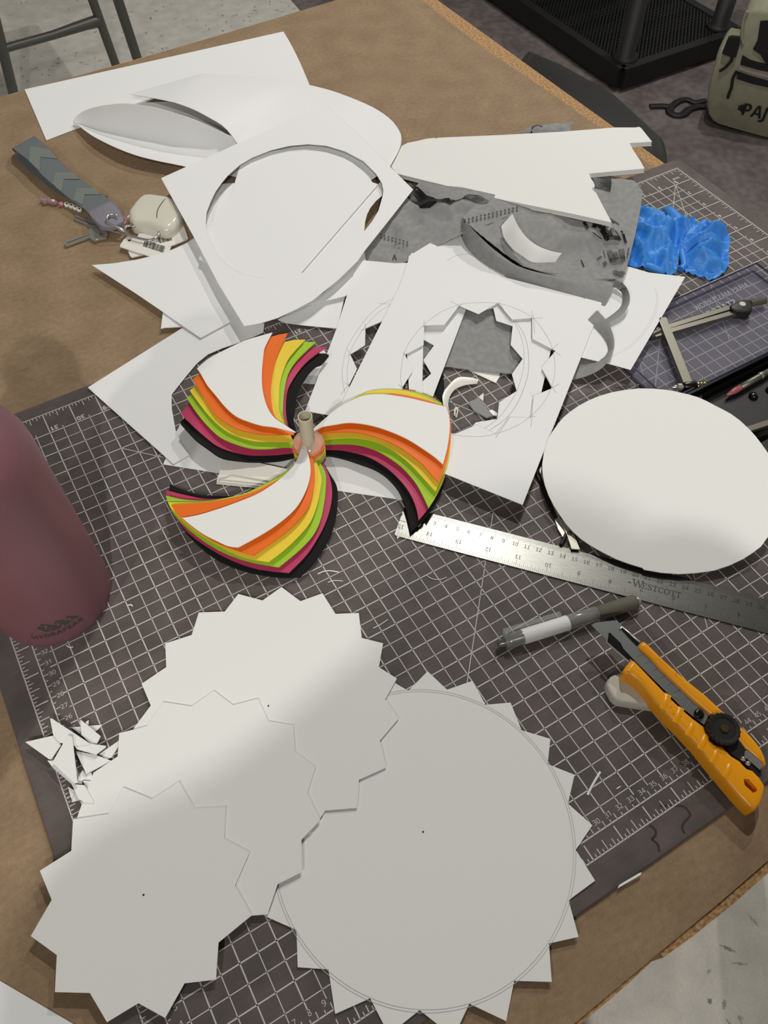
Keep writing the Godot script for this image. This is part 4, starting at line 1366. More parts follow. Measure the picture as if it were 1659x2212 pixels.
# ------------------------------------------------------------------ round card disc, compass case
func build_disc_and_case():
	var a = zz([60, 960, 62, 1030, 68, 1100, 90, 1200, 130, 1310, 190, 1430, 260, 1540, 330, 1640, 410, 1730, 500, 1810, 600, 1880, 750, 1965, 900, 2040, 1050, 2095, 1200, 2140], 1160, 820, 5.268)
	a.append_array(zz([600, 318, 750, 344, 900, 355, 1050, 346, 1200, 325, 1330, 282, 1450, 225, 1530, 173, 1600, 120], 1240, 1150, 3.96))
	a.append_array([1662, 1155, 1682, 1115, 1692, 1072, 1688, 1028])
	a.append_array(zz([1650, 1340, 1550, 1200, 1450, 1070, 1350, 960, 1200, 820, 1050, 710, 920, 640, 800, 580, 650, 500, 500, 435, 380, 400, 250, 370, 120, 340, 0, 320], 1440, 800, 7.575))
	a.append_array(zz([1330, 103, 1160, 100, 1000, 118, 850, 145, 710, 185, 580, 240, 470, 300, 370, 370, 300, 430, 240, 500, 170, 600, 115, 700, 80, 820], 1160, 820, 5.268))
	var pl = plane3(P(1420, 1240, 0.006), P(1170, 1000, 0.015), P(1640, 960, 0.0225))
	solo("card_disc", card(on(pl, a), 0.0009), M.card, "plain round white card disc leaning on the steel ruler and the compass case", "card disc")
	# case: clear lid folded open, black tray
	var t = thing("compass_case", "open compass case with a clear lid and a black plastic tray", "case")
	var x0 = 0.156; var x1 = 0.370; var z0 = -0.091; var z1 = 0.011
	var y = Y0
	var st = ST()
	cbox(st, Vector3((x0 + x1) / 2, y + 0.0010, (z0 + z1) / 2), Vector3(x1 - x0, 0.0014, z1 - z0))
	var lid = part("clear_lid", fin(st), M.clear, t)
	st = ST()
	for q in [[Vector3(x0, 0, z0), Vector3(x1, 0, z0)], [Vector3(x1, 0, z0), Vector3(x1, 0, z1)], [Vector3(x1, 0, z1), Vector3(x0, 0, z1)], [Vector3(x0, 0, z1), Vector3(x0, 0, z0)]]:
		bar(st, q[0] + Vector3(0, y + 0.0068, 0), q[1] + Vector3(0, y + 0.0068, 0), 0.0014, 0.010)
	part("lid_wall", fin(st), M.clear, lid)
	st = ST()
	for q in [[Vector3(x0, 0, z0), Vector3(x1, 0, z0)], [Vector3(x1, 0, z0), Vector3(x1, 0, z1)], [Vector3(x0, 0, z1), Vector3(x0, 0, z0)]]:
		bar(st, q[0] + Vector3(0, y + 0.0122, 0), q[1] + Vector3(0, y + 0.0122, 0), 0.0018, 0.0008)
		bar(st, q[0] + Vector3(0, y + 0.0021, 0), q[1] + Vector3(0, y + 0.0021, 0), 0.0022, 0.0008)
	bar(st, Vector3(x0, y + 0.004, z1 + 0.001), Vector3(x1, y + 0.004, z1 + 0.001), 0.006, 0.006)
	part("lid_rim", fin(st), M.clear_edge, lid)
	st = ST()
	var r = Vector3(1, 0, 0)
	var d = (P(1650, 600, 0.002) - P(1530, 660, 0.002)).normalized()
	text(st, "MARS·MASTERBOW", 0.0062, P(1558, 640, 0.0019), -r, Vector3(0, 0, -1))
	text(st, "STAEDTLER", 0.0082, P(1545, 672, 0.0019), -r, Vector3(0, 0, -1), "Droid Sans", true)
	part("lettering", fin(st), mat(Color(0.62, 0.62, 0.66), 0.5), lid)
	# tray
	var z2 = 0.016; var z3 = 0.118
	st = ST()
	cbox(st, Vector3((x0 + x1) / 2, y + 0.0012, (z2 + z3) / 2), Vector3(x1 - x0, 0.0020, z3 - z2))
	for q in [[Vector3(x0, 0, z2), Vector3(x1, 0, z2)], [Vector3(x1, 0, z2), Vector3(x1, 0, z3)], [Vector3(x1, 0, z3), Vector3(x0, 0, z3)], [Vector3(x0, 0, z3), Vector3(x0, 0, z2)]]:
		bar(st, q[0] + Vector3(0, y + 0.0075, 0), q[1] + Vector3(0, y + 0.0075, 0), 0.0024, 0.0146)
	var tray = part("tray", fin(st), M.black_gloss, t)
	# moulded insert with wells
	st = ST()
	var ins = PackedVector3Array([Vector3(x0 + 0.004, y + 0.0085, z2 + 0.003), Vector3(x1 - 0.004, y + 0.0085, z2 + 0.003), Vector3(x1 - 0.004, y + 0.0085, z3 - 0.004), Vector3(x0 + 0.004, y + 0.0085, z3 - 0.004)])
	var wells = []
	for w in [[0.245, 0.0265, 0.115, 0.007], [0.27, 0.050, 0.05, 0.006], [0.335, 0.058, 0.045, 0.012], [0.27, 0.083, 0.16, 0.008]]:
		var p = PackedVector3Array()
		for i in 20:
			var an = TAU * i / 20.0
			var ex = w[2] * 0.5 - w[3]
			p.append(Vector3(w[0] + cos(an) * w[3] + signf(cos(an)) * ex, y + 0.0085, w[1] + sin(an) * w[3]))
		wells.append(p)
	slab(st, ins, Vector3(0, -0.006, 0), wells)
	part("insert", fin(st), M.black, tray)
	st = ST()
	lathe(st, [[0.0, 0.0], [0.003, 0.0], [0.0045, 0.0015], [0.003, 0.0035], [0.0, 0.004]], Vector3(0.231, y + 0.0085, 0.046), Vector3.UP, 16)
	part("clip", fin(st), M.black_gloss, tray)
	# loose lead holder and bar in the tray
	var lh = thing("lead_holder", "slim grey lead holder with a pink clear tip lying in the black tray", "lead holder")
	var p0 = P(1570, 854, 0.013)
	var p1 = P(1650, 808, 0.013)
	var ax = (p1 - p0).normalized()
	st = ST()
	lathe(st, [[0.0, 0.018], [0.0032, 0.018], [0.0032, 0.045], [0.0032, 0.045], [0.0036, 0.045], [0.0036, 0.048], [0.0030, 0.05], [0.0030, 0.085], [0.0, 0.085]], p0, ax, 14)
	part("barrel", fin(st), M.grey_metal, lh)
	st = ST()
	lathe(st, [[0.0, 0.0], [0.0012, 0.0], [0.0030, 0.010], [0.0031, 0.02], [0.0, 0.02]], p0, ax, 14)
	part("tip", fin(st), mat(Color(0.62, 0.33, 0.36), 0.25), lh)
	st = ST()
	lathe(st, [[0.0034, 0.044], [0.0038, 0.045], [0.0034, 0.047]], p0, ax, 14)
	part("collar", fin(st), M.chrome, lh)
	st = ST()
	var b0 = P(1610, 931, 0.0125)
	bar(st, b0, b0 + (P(1662, 914, 0.0125) - b0).normalized() * 0.05, 0.0055, 0.004)
	solo("extension_bar", fin(st), M.grey_metal, "flat grey metal extension bar lying in the black tray", "metal bar")

func build_compass():
	var t = thing("drawing_compass", "grey metal drawing compass with a black head lying across the clear lid", "compass")
	var h = 0.0075
	var z = func(v): return zz(v, 1380, 480, 5.82)
	for q in [[[180, 1390, 1180, 1078], 0.0052], [[190, 1440, 1330, 1112], 0.0052]]:
		var e = pts(z.call(q[0]), h)
		var st = ST()
		bar(st, e[0], e[1], q[1], 0.005)
		part("arm", fin(st), M.grey_metal, t)
	var st = ST()
	var p = pts(z.call([285, 1215, 610, 2030]), h + 0.004)
	bar(st, p[0], p[1], 0.0085, 0.004)
	part("swing_leg", fin(st), M.grey_metal, t)
	st = ST()
	rslab(st, pts(z.call([1155, 1035, 1320, 965, 1400, 985, 1435, 1050, 1420, 1110, 1380, 1130, 1215, 1110, 1160, 1080]), h + 0.006), 0.010, 0.0012, 2)
	var head = part("head", fin(st), M.black, t)
	st = ST()
	lathe(st, [[0.0, 0.0], [0.0032, 0.0]], P(1380 + 1305 / 5.82, 480 + 1025 / 5.82, h + 0.0062), Vector3.UP, 16)
	part("emblem", fin(st), M.print_white, head)
	st = ST()
	var g = pts(z.call([1400, 1025, 1590, 985]), h)
	tube(st, PackedVector3Array([g[0], g[1]]), 0.0036, 12)
	part("handle", fin(st), mat(Color(0.30, 0.29, 0.24), 0.5), t)
	# hinge joint under the paper edge
	st = ST()
	var j = pts(z.call([130, 1440, 290, 1370]), h)
	tube(st, PackedVector3Array([j[0], j[1]]), 0.0042, 12)
	part("hinge", fin(st), M.grey_metal, t)
	# needle clamp at the end of the leg
	var k0 = P(1443, 837, 0.009)
	var k1 = P(1524, 833, 0.009)
	var ax = (k1 - k0).normalized()
	var L = k0.distance_to(k1)
	st = ST()
	lathe(st, [[0.0, 0.0], [0.0004, 0.0], [0.0009, L * 0.12], [0.0022, L * 0.16], [0.0024, L * 0.26], [0.0, L * 0.26]], k0, ax, 14)
	part("needle", fin(st), M.chrome, t)
	st = ST()
	lathe(st, [[0.0, L * 0.25], [0.0036, L * 0.25], [0.0036, L * 0.25], [0.0036, L * 0.35], [0.0036, L * 0.35], [0.002, L * 0.37], [0.002, L * 0.42]], k0, ax, 18, false)
	part("knurled_collar", fin(st), M.steel, t)
	st = ST()
	lathe(st, [[0.0, L * 0.40], [0.0046, L * 0.40], [0.0050, L * 0.43], [0.0050, L * 0.70], [0.0046, L * 0.74], [0.0, L * 0.74]], k0, ax, 18)
	part("clamp", fin(st), M.black_gloss, t)
	st = ST()
	for i in 3:
		lathe(st, [[0.0, L * (0.745 + i * 0.085)], [0.0042, L * (0.745 + i * 0.085)], [0.0045, L * (0.77 + i * 0.085)], [0.0042, L * (0.825 + i * 0.085)], [0.0, L * (0.825 + i * 0.085)]], k0, ax, 18)
	part("screw_knob", fin(st), M.brass, t)

# ------------------------------------------------------------------ ruler
func build_ruler():
	var t = thing("steel_ruler", "brushed steel ruler with inch and centimetre scales, passing under the round card disc", "ruler")
	var y = 0.0012
	var o = P(874, 1094.4, y)
	var d = (P(1659, 1295, y) - o).normalized()
	var n = Vector3(-d.z, 0, d.x)
	var W = 0.0308
	var L = 0.3875
	var st = ST()
	var at = func(a, b, l = 0.0): return o + d * a + n * b + Vector3(0, l, 0)
	var outline = []
	for q in [[0.002, 0.0], [L, 0.0], [L, W], [0.002, W], [0.0006, W - 0.0006], [0.0, W - 0.002], [0.0, 0.002], [0.0006, 0.0006]]:
		outline.append(q)
	for i in range(1, outline.size() - 1):
		var tri = [outline[0], outline[i], outline[i + 1]]
		for order in [[0, 1, 2]]:
			var v = []
			for k in order:
				v.append(at.call(tri[k][0], tri[k][1]))
			var up = (v[0] - v[2]).cross(v[0] - v[1]).y > 0
			for k in ([0, 1, 2] if up else [0, 2, 1]):
				st.set_uv(Vector2(tri[k][0] * 6.0, tri[k][1] * 6.0))
				st.add_vertex(v[k])
			for k in ([0, 2, 1] if up else [0, 1, 2]):
				st.set_uv(Vector2(tri[k][0] * 6.0, tri[k][1] * 6.0))
				st.add_vertex(v[k] - Vector3(0, 0.001, 0))
	for i in outline.size():
		var a = at.call(outline[i][0], outline[i][1])
		var b = at.call(outline[(i + 1) % outline.size()][0], outline[(i + 1) % outline.size()][1])
		Q(st, a, b, b - Vector3(0, 0.001, 0), a - Vector3(0, 0.001, 0), (a + b) * 0.5 - at.call(L / 2, W / 2))
	var m = M.brushed
	m.uv1_triplanar = false
	m.uv1_scale = Vector3(1, 6, 1)
	part("blade", fin(st), m, t)
	st = ST()
	var l = 0.0001
	for i in range(0, 381):
		var a = 0.0017 + i * 0.001
		var ln = 0.0042 if i % 5 != 0 else (0.0055 if i % 10 != 0 else 0.0072)
		line(st, at.call(a, 0.0, l), at.call(a, ln, l), 0.00022)
	for i in range(0, 481):
		var a = 0.0025 + i * INCH / 32.0
		if a > L:
			break
		var ln = 0.0028
		if i % 32 == 0: ln = 0.0090
		elif i % 16 == 0: ln = 0.0070
		elif i % 8 == 0: ln = 0.0056
		elif i % 4 == 0: ln = 0.0046
		elif i % 2 == 0: ln = 0.0036
		if i % 2 == 0:
			line(st, at.call(a, W, l), at.call(a, W - ln, l), 0.00022)
	line(st, at.call(0.0, 0.0150, l), at.call(0.006, 0.0150, l), 0.0003)
	part("scale_marks", fin(st), mat(Color(0.16, 0.16, 0.15), 0.6), t)
	st = ST()
	for i in range(0, 38):
		text(st, str(i), 0.0026, at.call(0.0017 + i * 0.01 - 0.0022, 0.0088, l), d, -n, "Droid Serif")
	for i in range(1, 16):
		var big = at.call(0.0025 + (15 - i) * INCH + 0.0004, W - 0.0100, l)
		text(st, str(i), 0.0036, big, -d, n, "Droid Serif")
	part("numerals", fin(st), M.black, t)
	st = ST()
	text(st, "-W", 0.0068, at.call(0.2010, 0.0165, l), d, -n, "Droid Serif")
	text(st, "ESTCOTT", 0.0052, at.call(0.2215, 0.0171, l), d, -n, "Droid Serif")
	part("lettering", fin(st), M.black, t)
	st = ST()
	lathe(st, [[0.0, 0.0], [0.0046, 0.0]], P(903, 1134, 0.0013), Vector3.UP, 24)
	part("hole_badge", fin(st), M.black, t)
	st = ST()
	text(st, "W", 0.0034, P(903, 1134, 0.0014), d, -n, "Droid Serif", true)
	part("badge_letter", fin(st), M.print_white, t)

# ------------------------------------------------------------------ utility knife and eraser
func lowered(p: PackedVector3Array, v: Vector3) -> PackedVector3Array:
	var r = PackedVector3Array()
	for q in p:
		r.append(q + v)
	return r

func build_utility_knife():
	var e = thing("eraser", "worn white block eraser lying under the yellow utility knife", "eraser")
	var st = ST()
	rslab(st, pts([1310.6, 1477.5, 1313, 1467, 1319, 1460, 1326.5, 1456, 1345, 1451, 1375, 1455, 1420, 1490, 1445, 1520, 1440, 1529, 1422, 1528, 1380, 1522, 1342, 1516, 1331.8, 1512, 1324, 1505, 1316, 1491], 0.0095), 0.0094, 0.0022, 4, 0.0036)
	part("block", fin(st), M.eraser, e)
	var t = thing("utility_knife", "yellow snap-off utility knife with a black locking wheel, resting on the eraser", "utility knife")
	var z = func(v): return zz(v, 1260, 1330, 4.158)
	var pl = plane3(P(1390, 1400, 0.0255), P(1600, 1730, 0.0165), P(1560, 1560, 0.0205))
	var up = pl[1]
	var steel = mat(Color(0.50, 0.51, 0.51), 0.35, 0.45)
	# handle halves
	var left = z.call([372, 520, 362, 490, 378, 455, 425, 395, 455, 390, 480, 410, 600, 535, 700, 640, 800, 740, 900, 835, 1000, 920, 1090, 985, 1110, 1040, 1150, 1110, 1200, 1150, 1260, 1165, 1340, 1250, 1420, 1300, 1445, 1330, 1480, 1365, 1530, 1380, 1590, 1440, 1642, 1520, 1632, 1590, 1605, 1680, 1560, 1735, 1530, 1745, 1500, 1725, 1380, 1595, 1250, 1440, 1140, 1310, 1040, 1180, 960, 1095, 880, 1010, 790, 925, 700, 830, 625, 745, 560, 660, 500, 590, 440, 540, 410, 525])
	st = ST()
	var slot = z.call([1432, 1480, 1440, 1465, 1460, 1458, 1485, 1468, 1530, 1510, 1555, 1545, 1562, 1575, 1548, 1593, 1525, 1590, 1490, 1560, 1450, 1520])
	rslab_hole(st, on(pl, left), 0.0155, 0.0038, 4, [on(pl, slot)])
	part("handle", fin(st), M.knife_yellow, t)
	var right = z.call([498, 275, 505, 250, 530, 225, 550, 222, 575, 238, 650, 310, 720, 380, 800, 452, 900, 540, 1000, 622, 1100, 700, 1180, 775, 1250, 840, 1330, 905, 1390, 960, 1450, 1010, 1510, 1070, 1570, 1140, 1615, 1205, 1640, 1265, 1655, 1330, 1640, 1337, 1610, 1328, 1540, 1260, 1460, 1195, 1400, 1115, 1360, 1080, 1250, 985, 1150, 890, 1000, 762, 900, 670, 800, 575, 700, 480, 600, 370])
	st = ST()
	rslab(st, on(pl, right), 0.0155, 0.0034, 4)
	part("handle", fin(st), M.knife_yellow, t)
	# raised grips on the handle
	for q in [[740, 770], [855, 890], [970, 1010], [1080, 1130], [1190, 1250], [1305, 1380]]:
		var c0 = on(pl, z.call(q), 0.0)[0]
		var along = (on(pl, z.call([q[0] + 20, q[1] - 60]))[0] - c0).normalized()
		st = ST()
		var side = along.cross(up)
		var rows = []
		for i in 9:
			var row = []
			for j in 9:
				var u = i / 4.0 - 1.0
				var v = j / 4.0 - 1.0
				var rr = minf(1.0, sqrt(u * u + v * v))
				row.append(c0 + along * u * 0.0062 + side * v * 0.0026 + up * (0.0011 * (1.0 - rr * rr) - 0.0004))
			rows.append(row)
		sheet(st, rows, 0.0005)
		part("grip", fin(st), M.knife_yellow, t)
	# steel channel, blade and holder
	st = ST()
	slab(st, on(pl, z.call([350, 290, 430, 380, 470, 410, 900, 850, 1090, 990, 1150, 900, 1000, 775, 520, 330, 440, 225, 330, 110, 300, 150, 225, 150, 205, 240]), -0.0042), -up * 0.0015)
	part("channel", fin(st), mat(Color(0.16, 0.16, 0.17), 0.3, 0.6), t)
	st = ST()
	slab(st, on(pl, z.call([75, 82, 110, 62, 300, 40, 345, 92, 440, 228, 525, 330, 1000, 772, 1130, 885, 1085, 978, 900, 838, 460, 400, 360, 295, 335, 245, 300, 210, 235, 150, 210, 195]), -0.0030), -up * 0.0006)
	var blade_part = part("blade", fin(st), steel, t)
	st = ST()
	slab(st, on(pl, z.call([72, 85, 82, 78, 220, 195, 205, 210]), -0.0028), -up * 0.0003)
	part("bevelled_edge", fin(st), M.chrome, blade_part)
	st = ST()
	for i in 7:
		var s = 0.25 + i * 0.085
		var q = z.call([lerpf(330, 1100, s) - 30, lerpf(110, 880, s) + 60, lerpf(330, 1100, s) + 62, lerpf(110, 880, s) + 22])
		var ln = on(pl, q, -0.0028)
		line(st, ln[0], ln[1], 0.00022)
	part("snap_line", fin(st), mat(Color(0.30, 0.31, 0.31), 0.5, 0.5), blade_part)
	st = ST()
	var tp = on(pl, z.call([925, 775]), -0.0028)[0]
	var td = (on(pl, z.call([1000, 842]))[0] - on(pl, z.call([860, 720]))[0]).normalized()
	text(st, "OLFA", 0.0058, tp, td, up.cross(td))
	part("lettering", fin(st), mat(Color(0.50, 0.51, 0.51), 0.5, 0.5), blade_part)
	for q in [[218, 165, 208, 240, 405, 412], [330, 118, 345, 100, 510, 238]]:
		st = ST()
		var w = on(pl, z.call(q), -0.0022)
		tube(st, w, 0.00075, 8)
		part("holder_edge", fin(st), M.chrome, t)
	st = ST()
	slab(st, on(pl, z.call([222, 160, 240, 152, 330, 240, 345, 290, 430, 380, 408, 405, 215, 240]), -0.0024), -up * 0.0012)
	slab(st, on(pl, z.call([335, 112, 355, 108, 512, 238, 488, 272, 440, 228]), -0.0024), -up * 0.0012)
	part("holder", fin(st), M.black_gloss, t)
	# screw, locking wheel, slider and spring
	st = ST()
	lathe(st, [[0.0, -0.003], [0.0034, -0.003], [0.0036, -0.0014], [0.0028, -0.0004], [0.0012, -0.0002], [0.0, -0.0008]], on(pl, z.call([1047, 877]))[0], up, 20)
	part("screw", fin(st), M.black_gloss, t)
	var wc = on(pl, z.call([1265, 1015]), 0.0035)[0]
	st = ST()
	var sx = up.cross(Vector3.RIGHT).normalized()
	var sy = up.cross(sx).normalized()
	var nT = 44
	for i in nT:
		var r0 = 0.0116 if i % 2 == 0 else 0.0110
		var r1 = 0.0116 if i % 2 == 1 else 0.0110
		var d0 = sx * cos(TAU * i / nT) + sy * sin(TAU * i / nT)
		var d1 = sx * cos(TAU * (i + 1) / nT) + sy * sin(TAU * (i + 1) / nT)
		Q(st, wc + d0 * r0, wc + d1 * r1, wc + d1 * r1 - up * 0.006, wc + d0 * r0 - up * 0.006, d0 + d1)
		Q(st, wc + d0 * (r0 - 0.001) + up * 0.0009, wc + d1 * (r1 - 0.001) + up * 0.0009, wc + d1 * r1, wc + d0 * r0, up + d0)
		Q(st, wc + d0 * (r0 - 0.001) + up * 0.0009, wc + d1 * (r1 - 0.001) + up * 0.0009, wc + d1 * 0.0078 + up * 0.0007, wc + d0 * 0.0078 + up * 0.0007, up)
		T(st, wc + d0 * 0.0078 + up * 0.0003, wc + d1 * 0.0078 + up * 0.0003, wc + up * 0.0003, up)
	var wheel = part("locking_wheel", fin(st), M.black, t)
	st = ST()
	lathe(st, [[0.0, 0.0012], [0.0030, 0.0012], [0.0030, 0.0012], [0.0034, 0.0004], [0.0034, 0.0]], wc + up * 0.0003, up, 6, false)
	part("hex_nut", fin(st), mat(Color(0.33, 0.30, 0.16), 0.4, 0.7), wheel)
	st = ST()
	slab(st, on(pl, z.call([1255, 1165, 1385, 1110, 1450, 1165, 1455, 1230, 1600, 1370, 1600, 1440, 1570, 1435, 1440, 1320, 1340, 1250]), -0.0016), -up * 0.006)
	part("slider", fin(st), M.black, t)
	st = ST()
	slab(st, on(pl, z.call([1452, 1215, 1475, 1205, 1612, 1325, 1590, 1385, 1575, 1372, 1450, 1262]), 0.0004), -up * 0.0012)
	part("spring_clip", fin(st), M.chrome, t)
	st = ST()
	for q in [[1437, 1285], [1480, 1325]]:
		lathe(st, [[0.0, 0.0012], [0.0012, 0.001], [0.0018, 0.0]], on(pl, z.call(q), -0.0014)[0], up, 12)
	part("rivet", fin(st), M.chrome, t)
	# specks of dirt on the handle
	st = ST()
	var rng = RandomNumberGenerator.new()
	rng.seed = 3
	for q in [[785, 765], [795, 795], [785, 822], [810, 880], [878, 908], [930, 856], [820, 480], [833, 515], [835, 535]]:
		lathe(st, [[0.0, 0.0], [0.00035, 0.0]], on(pl, z.call(q), 0.00012)[0], up, 6)
	part("dirt_specks", fin(st), mat(Color(0.35, 0.18, 0.02), 0.8), t)

func rslab_hole(st, top: PackedVector3Array, height: float, bevel: float, steps: int, holes: Array):
	var n = top.size()
	var s = signf(area2(flat(top)))
	var rings = [lowered(top, Vector3(0, -height, 0))]
	for k in steps + 1:
		var a = PI * 0.5 * k / steps
		rings.append(lowered(inset(top, bevel * (1.0 - cos(a))), Vector3(0, -bevel * (1.0 - sin(a)), 0)))
	st.set_smooth_group(1)
	for k in rings.size() - 1:
		for i in n:
			var a = rings[k][i]
			var b = rings[k][(i + 1) % n]
			Q(st, a, b, rings[k + 1][(i + 1) % n], rings[k + 1][i], Vector3(b.z - a.z, 0.0003, a.x - b.x) * s + Vector3(0, 0.0001, 0))
	st.set_smooth_group(1)
	var cap = keyhole(rings[-1], holes)
	var ix = Geometry2D.triangulate_polygon(flat(cap))
	if ix.is_empty():
		print("cap with hole failed")
	for i in range(0, ix.size(), 3):
		T(st, cap[ix[i]], cap[ix[i + 1]], cap[ix[i + 2]], Vector3.UP)
	st.set_smooth_group(-1)
	var base = keyhole(rings[0], [lowered(holes[0], Vector3(0, -height, 0))])
	ix = Geometry2D.triangulate_polygon(flat(base))
	for i in range(0, ix.size(), 3):
		T(st, base[ix[i]], base[ix[i + 1]], base[ix[i + 2]], Vector3.DOWN)
	for h in holes:
		var hs = -signf(area2(flat(h)))
		for i in h.size():
			var a = h[i]
			var b = h[(i + 1) % h.size()]
			Q(st, a, b, b - Vector3(0, height, 0), a - Vector3(0, height, 0), Vector3(b.z - a.z, 0, a.x - b.x) * hs)

func build_craft_knife():
	var t = thing("craft_knife", "slim craft knife in a clear cap with a white sleeve and grey grip", "craft knife")
	var p0 = P(1076, 1392, 0.0066)
	var p1 = P(1378, 1298, 0.0060)
	var ax = (p1 - p0).normalized()
	var L = p0.distance_to(p1)
	var st = ST()
	lathe(st, [[0.0, 0.0], [0.0025, 0.0], [0.0032, 0.001], [0.0032, L * 0.04], [0.0044, L * 0.045], [0.0044, L * 0.72], [0.0, L * 0.72]], p0, ax, 20)
	part("barrel", fin(st), mat(Color(0.52, 0.52, 0.50), 0.3, 0.7), t)
	st = ST()
	lathe(st, [[0.0, L * 0.17], [0.0059, L * 0.17], [0.0059, L * 0.17], [0.0061, L * 0.175], [0.0061, L * 0.485], [0.0059, L * 0.49], [0.0059, L * 0.49], [0.0, L * 0.49]], p0, ax, 28)
	part("sleeve", fin(st), mat(Color(0.92, 0.92, 0.91), 0.6), t)
	st = ST()
	lathe(st, [[0.0048, L * 0.045], [0.0059, L * 0.05], [0.0060, L * 0.17]], p0, ax, 28)
	var cap = part("clear_cap", fin(st), M.clear_pen, t)
	st = ST()
	lathe(st, [[0.0060, L * 0.49], [0.0060, L * 0.69], [0.0056, L * 0.70]], p0, ax, 28)
	part("clear_collar", fin(st), M.clear_pen, t)
	st = ST()
	var side = ax.cross(Vector3.UP).normalized()
	var up = side.cross(ax).normalized()
	var off = (-side * 0.8 + up * 0.45).normalized() * 0.0085
	if off.z > 0:
		off = (side * 0.8 + up * 0.45).normalized() * 0.0085
	bar(st, p0 + ax * L * 0.06 + off, p0 + ax * L * 0.46 + off, 0.0035, 0.0012)
	bar(st, p0 + ax * L * 0.06 + off * 0.7, p0 + ax * L * 0.09 + off, 0.0035, 0.003)
	part("clip", fin(st), M.clear_pen, cap)
	st = ST()
	lathe(st, [[0.0, L * 0.695], [0.0050, L * 0.695], [0.0058, L * 0.71], [0.0059, L * 0.97], [0.0052, L * 0.985], [0.0, L * 0.985]], p0, ax, 24)
	part("grip", fin(st), mat(Color(0.40, 0.39, 0.34), 0.75), t)
	st = ST()
	lathe(st, [[0.0, L * 0.98], [0.0040, L * 0.98], [0.0036, L * 1.01], [0.0, L * 1.01]], p0, ax, 16)
	part("collet", fin(st), M.steel, t)

